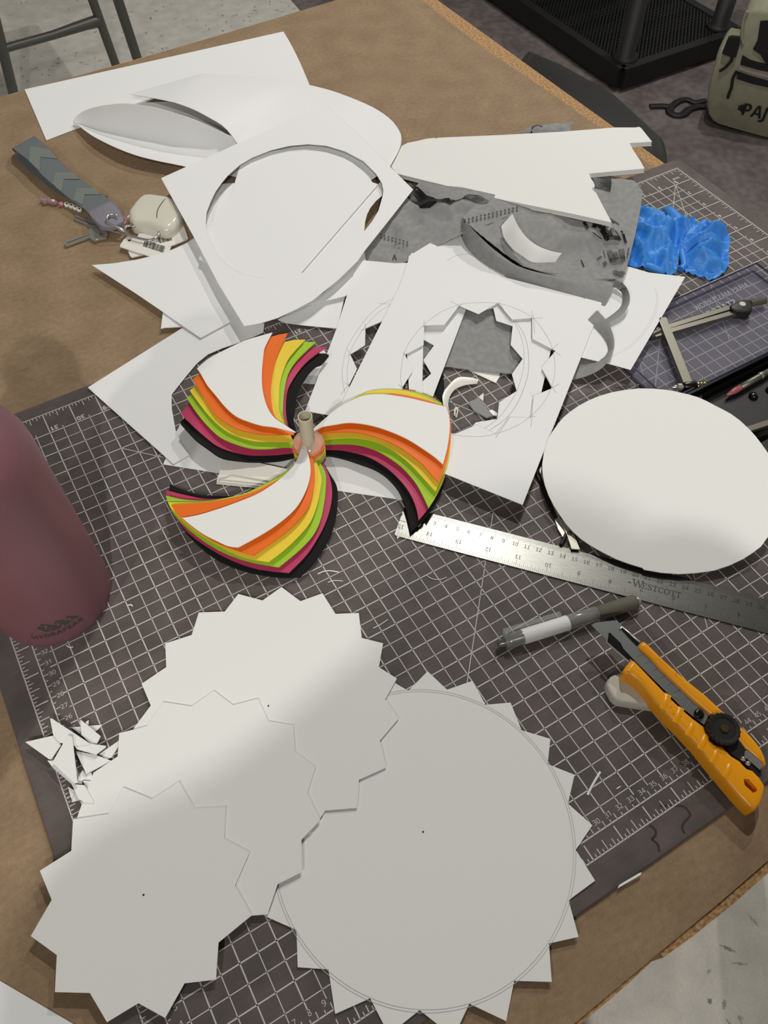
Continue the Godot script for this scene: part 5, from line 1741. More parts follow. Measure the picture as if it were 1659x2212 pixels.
# ------------------------------------------------------------------ keys, strap, earbud case
func build_keys():
	var K = func(v): return zz(v, 100, 400, 5.184)
	var S = func(v): return zz(v, 20, 290, 6.636)
	var t = thing("wrist_strap", "grey woven wrist strap with stitched chevrons and a lavender end tab", "wrist strap")
	var hs = [0.013, 0.014, 0.013, 0.011, 0.010, 0.0095, 0.009, 0.009]
	var lp = S.call([60, 215, 300, 400, 440, 560, 640, 740, 780, 860, 950, 990, 1120, 1110, 1230, 1230])
	var rp = S.call([370, 40, 500, 160, 700, 370, 900, 570, 1060, 680, 1230, 800, 1400, 915, 1540, 1030])
	var UL = PackedVector3Array()
	var UR = PackedVector3Array()
	for i in 8:
		UL.append(P(lp[2 * i], lp[2 * i + 1], hs[i]))
		UR.append(P(rp[2 * i], rp[2 * i + 1], hs[i]))
	var LL = pts(S.call([85, 265, 120, 340, 250, 480, 420, 620, 600, 780, 780, 885, 950, 1000, 1120, 1120]), -0.0015)
	var N = 20
	var ul = cat(UL, N)
	var ur = cat(UR, N)
	var ll = cat(LL, N)
	var G = []
	for i in range(N, -1, -1):
		var row = []
		for j in 7:
			var p = ll[i] + (ur[i] - ul[i]) * Vector3(1, 0, 1) * (j / 6.0)
			p.y = minf(p.y + 0.004 * smoothstep(0.6, 1.0, float(i) / N), Y0 + 0.004)
			row.append(p)
		G.append(row)
	var out = (ul[0] - ul[2]).normalized() * Vector3(1, 0, 1)
	for k in range(1, 8):
		var s = k / 8.0
		var row = []
		for j in 7:
			var a = ll[0] + (ur[0] - ul[0]) * Vector3(1, 0, 1) * (j / 6.0)
			var b = ul[0].lerp(ur[0], j / 6.0)
			row.append(a.lerp(b, s) + out * sin(PI * s) * 0.004)
		G.append(row)
	for i in N + 1:
		var row = []
		for j in 7:
			row.append(ul[i].lerp(ur[i], j / 6.0))
		G.append(row)
	var st = ST()
	ribbon_solid(st, G, 0.0011)
	part("webbing", fin(st), M.strap, t)
	var c = {"L": ul, "R": ur}
	# chevron patches stitched on the upper side
	for q in [[310, 190, 450, 212, 580, 235, 640, 300, 700, 370, 580, 355, 455, 345, 450, 440, 445, 550, 370, 480, 290, 400, 300, 290], [675, 570, 800, 568, 920, 570, 1020, 660, 900, 660, 790, 660, 775, 750, 755, 840, 690, 790, 635, 730, 655, 650], [975, 790, 1100, 790, 1220, 790, 1330, 880, 1210, 880, 1090, 880, 1075, 960, 1060, 1035, 1000, 1000, 930, 960, 950, 870]]:
		st = ST()
		var p = PackedVector3Array()
		var px = S.call(q)
		for i in range(0, px.size(), 2):
			p.append(strap_point(c, px[i], px[i + 1], 0.0019))
		slab(st, p, Vector3(0, -0.0005, 0))
		part("chevron", fin(st), M.strap_green, t)
	st = ST()
	var tab = S.call([1118, 1108, 1280, 1025, 1440, 945, 1500, 975, 1545, 1020, 1600, 1100, 1640, 1190, 1630, 1240, 1560, 1280, 1480, 1320, 1400, 1330, 1320, 1310, 1255, 1262, 1185, 1190])
	rslab(st, pts(tab, 0.0125), 0.0055, 0.0008, 2)
	var end = part("end_tab", fin(st), M.lavender, t)
	st = ST()
	var sp = pts(S.call([1145, 1110, 1290, 1038, 1440, 962, 1500, 995, 1580, 1090, 1625, 1185]), 0.0127)
	for i in sp.size() - 1:
		var n = int(sp[i].distance_to(sp[i + 1]) / 0.0022)
		for k in n:
			line(st, sp[i].lerp(sp[i + 1], (k + 0.15) / n), sp[i].lerp(sp[i + 1], (k + 0.75) / n), 0.0004)
	part("stitching", fin(st), mat(Color(0.30, 0.29, 0.33), 0.8), end)
	# twisted hook through the tab
	st = ST()
	tube(st, cat(pts3([100 + 785 / 5.184, 400 + 375 / 5.184, 0.013, 100 + 785 / 5.184, 400 + 345 / 5.184, 0.0145, 100 + 755 / 5.184, 400 + 325 / 5.184, 0.0155, 100 + 705 / 5.184, 400 + 335 / 5.184, 0.0155, 100 + 675 / 5.184, 400 + 375 / 5.184, 0.015, 100 + 695 / 5.184, 400 + 420 / 5.184, 0.014, 100 + 760 / 5.184, 400 + 455 / 5.184, 0.012, 100 + 840 / 5.184, 400 + 495 / 5.184, 0.009, 100 + 885 / 5.184, 400 + 530 / 5.184, 0.006]), 40), 0.0016, 10)
	part("swivel_hook", fin(st), M.chrome, t)
	# keys
	var kk = thing("door_key", "silver door key with the longer exposed blade, under the strap hook", "key")
	st = ST()
	slab(st, pts(K.call([200, 650, 208, 628, 300, 592, 330, 588, 345, 578, 380, 572, 400, 560, 440, 555, 480, 535, 492, 578, 240, 672, 212, 674]), 0.0005), Vector3(0, -0.002, 0))
	part("blade", fin(st), M.steel, kk)
	st = ST()
	slab(st, pts(K.call([470, 500, 520, 455, 548, 445, 640, 480, 690, 540, 670, 585, 600, 600, 545, 622, 490, 590]), 0.0010), Vector3(0, -0.0024, 0), [pts(K.call([610, 520, 650, 535, 640, 560, 600, 550]), 0.0010)])
	part("bow", fin(st), M.steel, kk)
	st = ST()
	bar(st, P(100 + 545 / 5.184, 400 + 450 / 5.184, 0.0016), P(100 + 580 / 5.184, 400 + 600 / 5.184, 0.0016), 0.005, 0.0012)
	part("shoulder", fin(st), M.chrome, kk)
	st = ST()
	var a0 = pts(K.call([230, 648, 480, 556]), 0.0006)
	bar(st, a0[0], a0[1], 0.0010, 0.0004)
	part("groove", fin(st), M.chair_metal, kk)
	kk = thing("door_key", "silver door key half hidden under the strap's lavender tab", "key")
	st = ST()
	slab(st, pts(K.call([303, 350, 330, 330, 400, 350, 440, 362, 470, 385, 520, 395, 545, 430, 540, 475, 440, 432, 312, 377]), -0.0003), Vector3(0, -0.002, 0))
	part("blade", fin(st), M.steel, kk)
	st = ST()
	a0 = pts(K.call([320, 356, 530, 445]), -0.0001)
	bar(st, a0[0], a0[1], 0.0011, 0.0004)
	part("groove", fin(st), M.chair_metal, kk)
	# carabiner and split ring
	kk = thing("carabiner", "silver carabiner clip joining the strap, keys and white tags", "carabiner")
	st = ST()
	tube(st, cat(pts(K.call([975, 458, 925, 455, 885, 475, 880, 510, 900, 545, 960, 575, 1050, 600, 1150, 617, 1215, 598, 1258, 550, 1268, 490, 1250, 450, 1215, 428]), 0.0065), 44), 0.0017, 10)
	part("hook", fin(st), M.chrome, kk)
	st = ST()
	var g = pts(K.call([965, 462, 1215, 426]), 0.0065)
	tube(st, PackedVector3Array([g[0], g[1]]), 0.0019, 10)
	part("gate", fin(st), M.steel, kk)
	st = ST()
	tube(st, cat(pts(K.call([905, 380, 920, 350, 950, 345, 970, 375, 960, 420, 985, 455]), 0.009), 20), 0.0011, 8)
	tube(st, cat(pts(K.call([600, 480, 660, 470, 760, 490, 850, 520, 930, 560, 960, 590, 900, 560, 800, 530, 700, 505, 620, 495]), 0.0045), 30), 0.0011, 8)
	part("split_ring", fin(st), M.chrome, kk)
	# earbud case
	kk = thing("earbud_case", "glossy off-white rounded earbud case in a clear cover", "earbud case")
	st = ST()
	rslab(st, pts(K.call([900, 290, 905, 255, 935, 215, 965, 170, 1010, 120, 1060, 82, 1110, 68, 1180, 66, 1280, 80, 1380, 95, 1430, 130, 1475, 200, 1512, 300, 1490, 370, 1440, 435, 1390, 470, 1330, 488, 1270, 478, 1180, 440, 1100, 418, 1000, 410, 950, 400, 915, 360]), 0.014), 0.0165, 0.0085, 6, 0.010)
	part("shell", fin(st), M.pod, kk)
	st = ST()
	tube(st, cat(pts3([100 + 1385 / 5.184, 400 + 105 / 5.184, 0.0085, 100 + 1345 / 5.184, 400 + 140 / 5.184, 0.0130, 100 + 1290 / 5.184, 400 + 205 / 5.184, 0.0142, 100 + 1250 / 5.184, 400 + 270 / 5.184, 0.0142, 100 + 1238 / 5.184, 400 + 340 / 5.184, 0.0142, 100 + 1240 / 5.184, 400 + 400 / 5.184, 0.0125, 100 + 1258 / 5.184, 400 + 455 / 5.184, 0.0070]), 24), 0.0006, 6)
	part("lid_seam", fin(st), mat(Color(0.36, 0.35, 0.33), 0.4), kk)
	# white tags with bar codes
	var n = 0
	for q in [[[1040, 540, 1130, 520, 1180, 525, 1490, 455, 1530, 455, 1548, 475, 1588, 590, 1570, 610, 1400, 680, 1060, 785, 960, 807, 940, 795, 915, 740], 0.0006, [1250, 605, 1390, 570, 0.28, 62], "white plastic tag with a bar code, lying against the pointed card"], [[825, 672, 870, 605, 900, 580, 960, 572, 1380, 672, 1397, 690, 1375, 745, 1310, 765, 1180, 803, 830, 690], 0.0028, [1110, 630, 1330, 700, 0.0, 72], "white plastic tag with a punched hole, on top of the other tag"]]:
		var h = q[1]
		kk = thing("bar_code_tag", q[3], "tag")
		st = ST()
		slab(st, pts(K.call(q[0]), h), Vector3(0, -0.0012, 0))
		part("plate", fin(st), M.tag, kk)
		st = ST()
		var b = q[2]
		var rng = RandomNumberGenerator.new()
		rng.seed = 31 + n
		var steps = 13 + n * 8
		for i in steps:
			var s = float(i) / (steps - 1)
			var x = lerpf(b[0], b[2], s)
			var y = lerpf(b[1], b[3], s)
			var e = pts(K.call([x, y - 15, x + (18 if n == 0 else -22), y + b[5] - 15]), h + 0.0001)
			line(st, e[0], e[1], rng.randf_range(0.0004, 0.0012))
		part("bar_code", fin(st), M.black, kk)
		if n == 1:
			st = ST()
			lathe(st, [[0.0, 0.0], [0.0017, 0.0]], P(100 + 930 / 5.184, 400 + 618 / 5.184, h + 0.0001), Vector3.UP, 16)
			part("punched_hole", fin(st), M.black, kk)
		n += 1
	# bead charm
	kk = thing("bead_charm", "string of white letter beads, a pink bead and rose quartz chips", "bead charm")
	for q in [[825, 1010], [890, 1030], [950, 1055], [1005, 1082]]:
		st = ST()
		var o = P(20 + q[0] / 6.636, 290 + q[1] / 6.636, 0.0005)
		lathe(st, [[0.0, -0.0022], [0.0024, -0.0022], [0.0032, -0.001], [0.0032, 0.001], [0.0024, 0.0022], [0.0, 0.0022]], o, Vector3(0.1, 0.9, 0.4).normalized(), 16)
		part("letter_bead", fin(st), M.tag, kk)
		st = ST()
		var ax = Vector3(0.1, 0.9, 0.4).normalized()
		lathe(st, [[0.0, 0.0], [0.0011, 0.0]], o + ax * 0.00235, ax, 10)
		part("letter", fin(st), M.black, kk)
	st = ST()
	var e2 = pts(S.call([715, 992, 785, 1010]), 0.0003)
	lathe(st, [[0.0, 0.0], [0.0022, 0.0005], [0.0026, 0.003], [0.0022, 0.0055], [0.0, 0.006]], e2[0], (e2[1] - e2[0]).normalized(), 14)
	part("pink_bead", fin(st), mat(Color(0.85, 0.52, 0.58), 0.4), kk)
	var qz = mat(Color(0.62, 0.50, 0.50), 0.25)
	for q in [[470, 945, 0.0030], [520, 965, 0.0042], [575, 960, 0.0040], [630, 975, 0.0042], [668, 985, 0.0032]]:
		st = ST()
		var o = P(20 + q[0] / 6.636, 290 + q[1] / 6.636, 0.0)
		lathe(st, [[0.0, -q[2]], [q[2] * 0.8, -q[2] * 0.5], [q[2], q[2] * 0.2], [q[2] * 0.5, q[2] * 0.8], [0.0, q[2]]], o, Vector3(sin(q[0]), 0.6, cos(q[0])).normalized(), 6, false)
		part("quartz_chip", fin(st), qz, kk)
	st = ST()
	tube(st, cat(pts3([100 + 880 / 5.184, 400 + 370 / 5.184, 0.006, 100 + 890 / 5.184, 400 + 400 / 5.184, 0.007, 100 + 870 / 5.184, 400 + 435 / 5.184, 0.007, 100 + 820 / 5.184, 400 + 450 / 5.184, 0.0065]), 12), 0.0010, 8)
	part("pink_cord", fin(st), mat(Color(0.78, 0.50, 0.52), 0.6), kk)

func strap_point(c, x, y, lift) -> Vector3:
	var h = 0.011
	var p = P(x, y, h)
	for k in 4:
		var best = 1e9
		for i in c.L.size():
			for j in 5:
				var q = c.L[i].lerp(c.R[i], j / 4.0)
				var d = Vector2(q.x - p.x, q.z - p.z).length()
				if d < best:
					best = d
					h = q.y - Y0
		p = P(x, y, h)
	return p + Vector3(0, lift, 0)

func ribbon_solid(st, G, th):  # sheet whose thickness follows the row frame, so that it may fold over
	var R = G.size()
	var Kn = G[0].size()
	var B = []
	for i in R:
		var row = []
		for j in Kn:
			var du: Vector3 = G[mini(i + 1, R - 1)][j] - G[maxi(i - 1, 0)][j]
			var dv: Vector3 = G[i][mini(j + 1, Kn - 1)] - G[i][maxi(j - 1, 0)]
			row.append(G[i][j] + du.cross(dv).normalized() * th)
		B.append(row)
	for i in R - 1:
		for j in Kn - 1:
			var m = (B[i][j] + B[i + 1][j + 1]) * 0.5 - (G[i][j] + G[i + 1][j + 1]) * 0.5
			st.set_smooth_group(1)
			Q(st, G[i][j], G[i + 1][j], G[i + 1][j + 1], G[i][j + 1], -m)
			st.set_smooth_group(2)
			Q(st, B[i][j], B[i + 1][j], B[i + 1][j + 1], B[i][j + 1], m)
	st.set_smooth_group(-1)
	for i in R - 1:
		Q(st, G[i][0], G[i + 1][0], B[i + 1][0], B[i][0], G[i][0] - G[i][1])
		Q(st, G[i][Kn - 1], G[i + 1][Kn - 1], B[i + 1][Kn - 1], B[i][Kn - 1], G[i][Kn - 1] - G[i][Kn - 2])

# ------------------------------------------------------------------ triangular offcuts and scraps
func build_offcuts():
	var z = func(v): return zz(v, 40, 1540, 6.9125)
	var list = [
		[[780, 215, 1255, 175, 1160, 270, 940, 330, 850, 260], 0.0014, "flat white card triangle at the far end of the offcut pile"],
		[[1000, 140, 1045, 105, 1040, 185, 1010, 190], 0.0028, "smallest white card tip standing out of the offcut pile"],
		[[920, 100, 940, 110, 1225, 345, 1170, 460, 1075, 458, 940, 330], 0.0044, "white card shard with a blunt end in the offcut pile"],
		[[470, 80, 500, 85, 1080, 465, 835, 490, 610, 440, 515, 320], 0.0072, "longest white card triangle in the offcut pile"],
		[[100, 435, 530, 335, 575, 330, 630, 480, 490, 690, 455, 690], 0.0058, "white card triangle pointing off the mat grid toward the cardboard"],
		[[1200, 620, 1500, 410, 1490, 500, 1390, 665, 1320, 690], 0.0014, "white card shard beside the medium notched disc"],
		[[835, 490, 1080, 460, 1300, 490, 1300, 510, 1155, 620, 870, 540], 0.0064, "five sided white card shard in the offcut pile"],
		[[850, 570, 1150, 625, 1390, 715, 1010, 910], 0.0034, "kite shaped white card piece in the offcut pile"],
		[[505, 740, 735, 330, 800, 360, 880, 1040, 830, 1050], 0.0100, "tall white card triangle on top of the offcut pile"],
		[[430, 710, 505, 715, 840, 1030, 820, 1100, 790, 1060, 520, 830], 0.0070, "white card wedge under the topmost triangle of the pile"],
		[[790, 1060, 985, 1080, 1130, 1340, 980, 1335, 900, 1290], 0.0060, "white card parallelogram at the near end of the offcut pile"],
		[[895, 960, 960, 850, 1010, 910, 1090, 890, 1110, 1020, 960, 1000, 940, 1060, 880, 1050], 0.0014, "notched white card scrap in the middle of the offcut pile"],
		[[735, 1100, 840, 1160, 800, 1300, 780, 1260], 0.0030, "narrow white card sliver over the mat's ruler edge"],
		[[790, 1330, 845, 1180, 905, 1300], 0.0020, "small white card triangle over the mat's ruler edge"],
		[[960, 1010, 1110, 1022, 1130, 1330, 1050, 1200], 0.0030, "thin white card triangle beside the parallelogram offcut"],
		[[910, 1310, 980, 1338, 1130, 1345, 1040, 1470, 1025, 1495], 0.0020, "white card tip next to the smallest notched disc"]]
	for q in list:
		var p = pts(z.call(q[0]), q[1])
		solo("card_triangle", card(p, 0.0011), M.card, q[2], "card offcut", "pile of triangular card offcuts")

func sliver(px, h, w, label):
	var st = ST()
	tube(st, cat(pts(px, h), 10), w, 5, false, 0.00025)
	solo("paper_sliver", fin(st), M.paper, label, "paper scrap", "thin paper slivers on the mat")

func build_scraps():
	# slivers lying on the mat
	sliver([686, 1240, 700, 1234, 715, 1233, 732, 1236], 0.0005, 0.0006, "thin white paper sliver beside the pinwheel's lower blade")
	sliver([708, 1258, 722, 1254, 741, 1255], 0.0005, 0.0004, "very thin pale sliver near the top tooth of the discs")
	sliver([921, 1242, 932, 1250, 950, 1252, 965, 1247], 0.0005, 0.0004, "curved white paper sliver below the left end of the ruler")
	sliver([144, 1394, 150, 1398, 158, 1397], 0.0005, 0.0005, "tiny curved white sliver at the foot of the bottle")
	sliver([1269, 1717, 1283, 1690, 1297, 1667], 0.0006, 0.0010, "straight white paper sliver near the mat's centimetre scale")
	sliver([1332, 1704, 1340, 1699], 0.0005, 0.0005, "tiny white paper fleck near the mat's centimetre scale")
	sliver([806, 1357, 822, 1349, 838, 1338], 0.0005, 0.0004, "pale thread beside the disc with eighteen teeth")
	sliver([276, 1308, 283, 1306, 286, 1310], 0.0005, 0.0006, "white crumb of paper on the mat near the bottle")
	flat_sheet("card_offcut", [1334, 1919, 1338, 1911, 1380, 1886, 1386, 1884, 1384, 1890], 0.0003, "narrow white card strip on the near edge of the mat", [], 0.0006)
	flat_sheet("card_offcut", [857, 1155, 862, 1151, 865, 1158, 858, 1164], 0.0009, "small white card square under the corner of the ruler", [], 0.0006)
	# scraps inside the notched window
	var z = func(v): return zz(v, 920, 800, 8.295)
	var st = ST()
	var A = pts3([957.4, 900, 0.004, 957.4, 874.7, 0.005, 956, 854, 0.006, 965.8, 836, 0.007, 987.5, 815.7, 0.006, 1014, 815, 0.005, 1033.3, 820, 0.004])
	var B = pts3([972, 900, 0.002, 968.2, 872.3, 0.003, 973, 854.2, 0.004, 985, 839.8, 0.004, 1004.4, 832, 0.003, 1018, 830, 0.003, 1031, 829, 0.002])
	sheet(st, loft(A, B, [], 18, 5, 0.001), 0.0004)
	solo("paper_curl", fin(st), M.tag, "curved strip of creased white paper seen inside the notched window", "paper scrap")
	flat_sheet("felt_scrap", z.call([770, 600, 870, 525, 930, 475, 1035, 580, 1050, 620, 1190, 810, 1090, 845, 860, 720]), 0.0025, "grey felt scrap lying on the mat inside the notched window", [], 0.0015, mat(Color(0.58, 0.58, 0.58), 0.95), "felt scrap")
	tilt_sheet("card_triangle", [1033.3, 857.3, 0.0032, 1044.8, 848.2, 0.0045, 1044, 866, 0.0032], "small white card tip leaning on the grey felt scrap", 0.0005, null, "card offcut")
	flat_sheet("paper_scrap", z.call([1130, 720, 1180, 700, 1275, 760, 1270, 815, 1200, 800]), 0.0022, "small torn grey-white paper scrap at the edge of the notched window", [], 0.001, M.tag, "paper scrap")
	flat_sheet("paper_scrap", z.call([775, 0, 900, -30, 1320, 40, 1325, 110, 1285, 170, 1255, 225]), 0.0014, "pale paper flap sticking out from under the grey bag's tongue", [], 0.0006, M.tag, "paper scrap")
	flat_sheet("felt_scrap", z.call([310, 20, 330, 300, 295, 560, 150, 420]), 0.0012, "black felt scrap under the right edge of the notched card", [], 0.001, M.black_felt, "felt scrap")
	flat_sheet("felt_scrap", [1176, 846, 1195, 838, 1186, 812, 1160, 830], 0.0012, "black felt scrap showing in a cut notch", [], 0.001, M.black_felt, "felt scrap")
	st = ST()
	for q in [[[545, 660, 520, 740, 510, 800], 0.0009], [[560, 670, 565, 740, 540, 845], 0.0008], [[530, 670, 500, 720, 525, 760, 515, 820], 0.0006], [[575, 680, 540, 700, 520, 690], 0.0012]]:
		tube(st, cat(pts(z.call(q[0]), 0.0012), 8), q[1], 5)
	solo("fibre_tuft", fin(st), M.tag, "small tuft of white fibres on the mat inside the notched window", "fibre tuft")
	flat_sheet("paper_scrap", [891, 807, 904, 807, 905, 826, 875, 836], 0.0030, "folded pale scrap low in the left side of the notched window", [], 0.0006, M.tag, "paper scrap")
	flat_sheet("paper_scrap", [896, 822, 907, 828, 898, 842, 874, 838], 0.0046, "second pale scrap overlapping the folded one in the notched window", [], 0.0006, M.tag, "paper scrap")
	flat_sheet("card_offcut", [684, 783, 699, 772, 703, 765, 720, 800, 690, 830, 663, 828, 655, 827], 0.0015, "white card scrap behind the black layer of the upper blade")
	flat_sheet("card_offcut", [690, 762, 698, 753, 705, 763, 690, 764], 0.0018, "tiny white card tip behind the pink layer of the upper blade")
	# folded curved strip on the bag
	st = ST()
	A = pts3([1106.6, 462, 0.049, 1114.6, 480, 0.050, 1119, 488.7, 0.050, 1137.7, 513, 0.047, 1161, 530.6, 0.044, 1189.8, 542, 0.042, 1214.4, 547, 0.041])
	B = pts3([1083, 488, 0.040, 1089, 514, 0.036, 1106.6, 537, 0.034, 1126.8, 552, 0.033, 1149, 566, 0.032, 1175, 567, 0.032, 1200, 566, 0.033])
	sheet(st, loft(A, B, [], 18, 5, 0.002), 0.0008)
	solo("curved_paper_strip", fin(st), M.foam, "curved off-white paper strip lying on the grey bag's front panel", "paper strip")
	# scissors under the disc
	var t = thing("craft_scissors", "small scissors with pale metal blades under the round card disc", "scissors")
	var y = func(v): return zz(v, 1160, 820, 5.268)
	st = ST()
	slab(st, pts(y.call([20, 1020, 50, 990, 260, 1570, 380, 1700, 410, 1740, 490, 1930, 395, 1925, 340, 1760, 250, 1600]), 0.0040), Vector3(0, -0.0012, 0))
	part("blade", fin(st), mat(Color(0.75, 0.73, 0.66), 0.35, 0.3), t)
	st = ST()
	slab(st, pts(y.call([160, 1450, 190, 1440, 290, 1660, 330, 1760, 300, 1800, 240, 1700]), 0.0026), Vector3(0, -0.0012, 0))
	part("blade", fin(st), M.steel, t)
	st = ST()
	lathe(st, [[0.0, 0.0012], [0.0018, 0.001], [0.0024, 0.0]], P(1160 + 372 / 5.268, 820 + 1748 / 5.268, 0.0040), Vector3.UP, 14)
	part("screw", fin(st), M.chair_metal, t)
	st = ST()
	tube(st, cat(pts(y.call([330, 1760, 300, 1830, 270, 1880]), 0.0025), 8), 0.0016, 8)
	tube(st, cat(pts(y.call([0, 1080, 20, 1130, 50, 1180, 80, 1280, 140, 1420, 220, 1580]), 0.0024), 16), 0.0020, 8)
	part("handle", fin(st), M.black, t)

# ------------------------------------------------------------------ background
func build_chair():
	var t = thing("folding_chair", "grey metal folding chair standing beyond the far side of the table", "chair")
	var a = P(8, 105, -0.5)
	var b = P(215, 48, -0.5)
	var zl = Vector3(0, 0, 1)
	for q in [[[0, 85, 30, 205], a.z], [[200, 0, 250, 140], b.z], [[255, 0, 297, 128], b.z + 0.28]]:
		var p0 = Pplane(q[0][0], q[0][1], Vector3(0, 0, q[1]), zl)
		var p1 = Pplane(q[0][2], q[0][3], Vector3(0, 0, q[1]), zl)
		var d = (p1 - p0) / (p1.y - p0.y)
		var low = p0 + d * (0.004 - p0.y)
		var top = p0 + d * (0.44 - p0.y)
		var st = ST()
		tube(st, PackedVector3Array([low, top]), 0.0125 if q[1] != a.z else 0.014, 14)
		part("leg", fin(st), M.chair_metal, t)
	var st = ST()
	var mid = a.lerp(b, 0.5)
	tube(st, PackedVector3Array([a, a.lerp(b, 0.15), mid, a.lerp(b, 0.85) + Vector3(0, 0.004, 0), b + Vector3(0, 0.004, 0)]), [0.011, 0.011, 0.011, 0.014, 0.016], 12)
	part("rung", fin(st), M.chair_metal, t)
	st = ST()
	rslab(st, PackedVector3Array([Vector3(a.x - 0.02, 0.455, a.z + 0.02), Vector3(b.x + 0.03, 0.455, b.z + 0.02), Vector3(b.x + 0.03, 0.455, b.z - 0.38), Vector3(a.x - 0.02, 0.455, a.z - 0.38)]), 0.025, 0.01, 3)
	part("seat", fin(st), M.chair_metal, t)

func prism_plane(st, p: PackedVector3Array, n: Vector3, depth: float, bevel: float):
	# body standing in a vertical plane; its front edge is rounded
	var c = Vector3.ZERO
	for v in p:
		c += v / p.size()
	var rings = []
	for k in [[1.0, -depth], [1.02, -depth * 0.5], [1.0, -bevel], [0.985, -bevel * 0.4], [0.95, 0.0]]:
		var r = PackedVector3Array()
		for v in p:
			r.append(c + (v - c) * k[0] + n * k[1])
		rings.append(r)
	var m = p.size()
	st.set_smooth_group(1)
	for k in rings.size() - 1:
		for i in m:
			Q(st, rings[k][i], rings[k][(i + 1) % m], rings[k + 1][(i + 1) % m], rings[k + 1][i], rings[k][i] + rings[k][(i + 1) % m] - 2.0 * (c + n * (rings[k][i] - c).dot(n)) + n * 0.02)
	var ux = n.cross(Vector3.UP).normalized()
	var p2 = PackedVector2Array()
	for v in rings[-1]:
		p2.append(Vector2(v.dot(ux), v.y))
	var ix = Geometry2D.triangulate_polygon(p2)
	for i in range(0, ix.size(), 3):
		T(st, rings[-1][ix[i]], rings[-1][ix[i + 1]], rings[-1][ix[i + 2]], n)
		T(st, rings[0][ix[i]], rings[0][ix[i + 1]], rings[0][ix[i + 2]], -n)
	st.set_smooth_group(-1)

func plate(st, p: PackedVector3Array, n: Vector3, th: float):
	var ux = n.cross(Vector3.UP).normalized()
	var p2 = PackedVector2Array()
	var c = Vector3.ZERO
	for v in p:
		p2.append(Vector2(v.dot(ux), v.y))
		c += v / p.size()
	var ix = Geometry2D.triangulate_polygon(p2)
	for i in range(0, ix.size(), 3):
		T(st, p[ix[i]] + n * th, p[ix[i + 1]] + n * th, p[ix[i + 2]] + n * th, n)
	for i in p.size():
		var a = p[i]
		var b = p[(i + 1) % p.size()]
		Q(st, a, b, b + n * th, a + n * th, (a + b) * 0.5 - c)

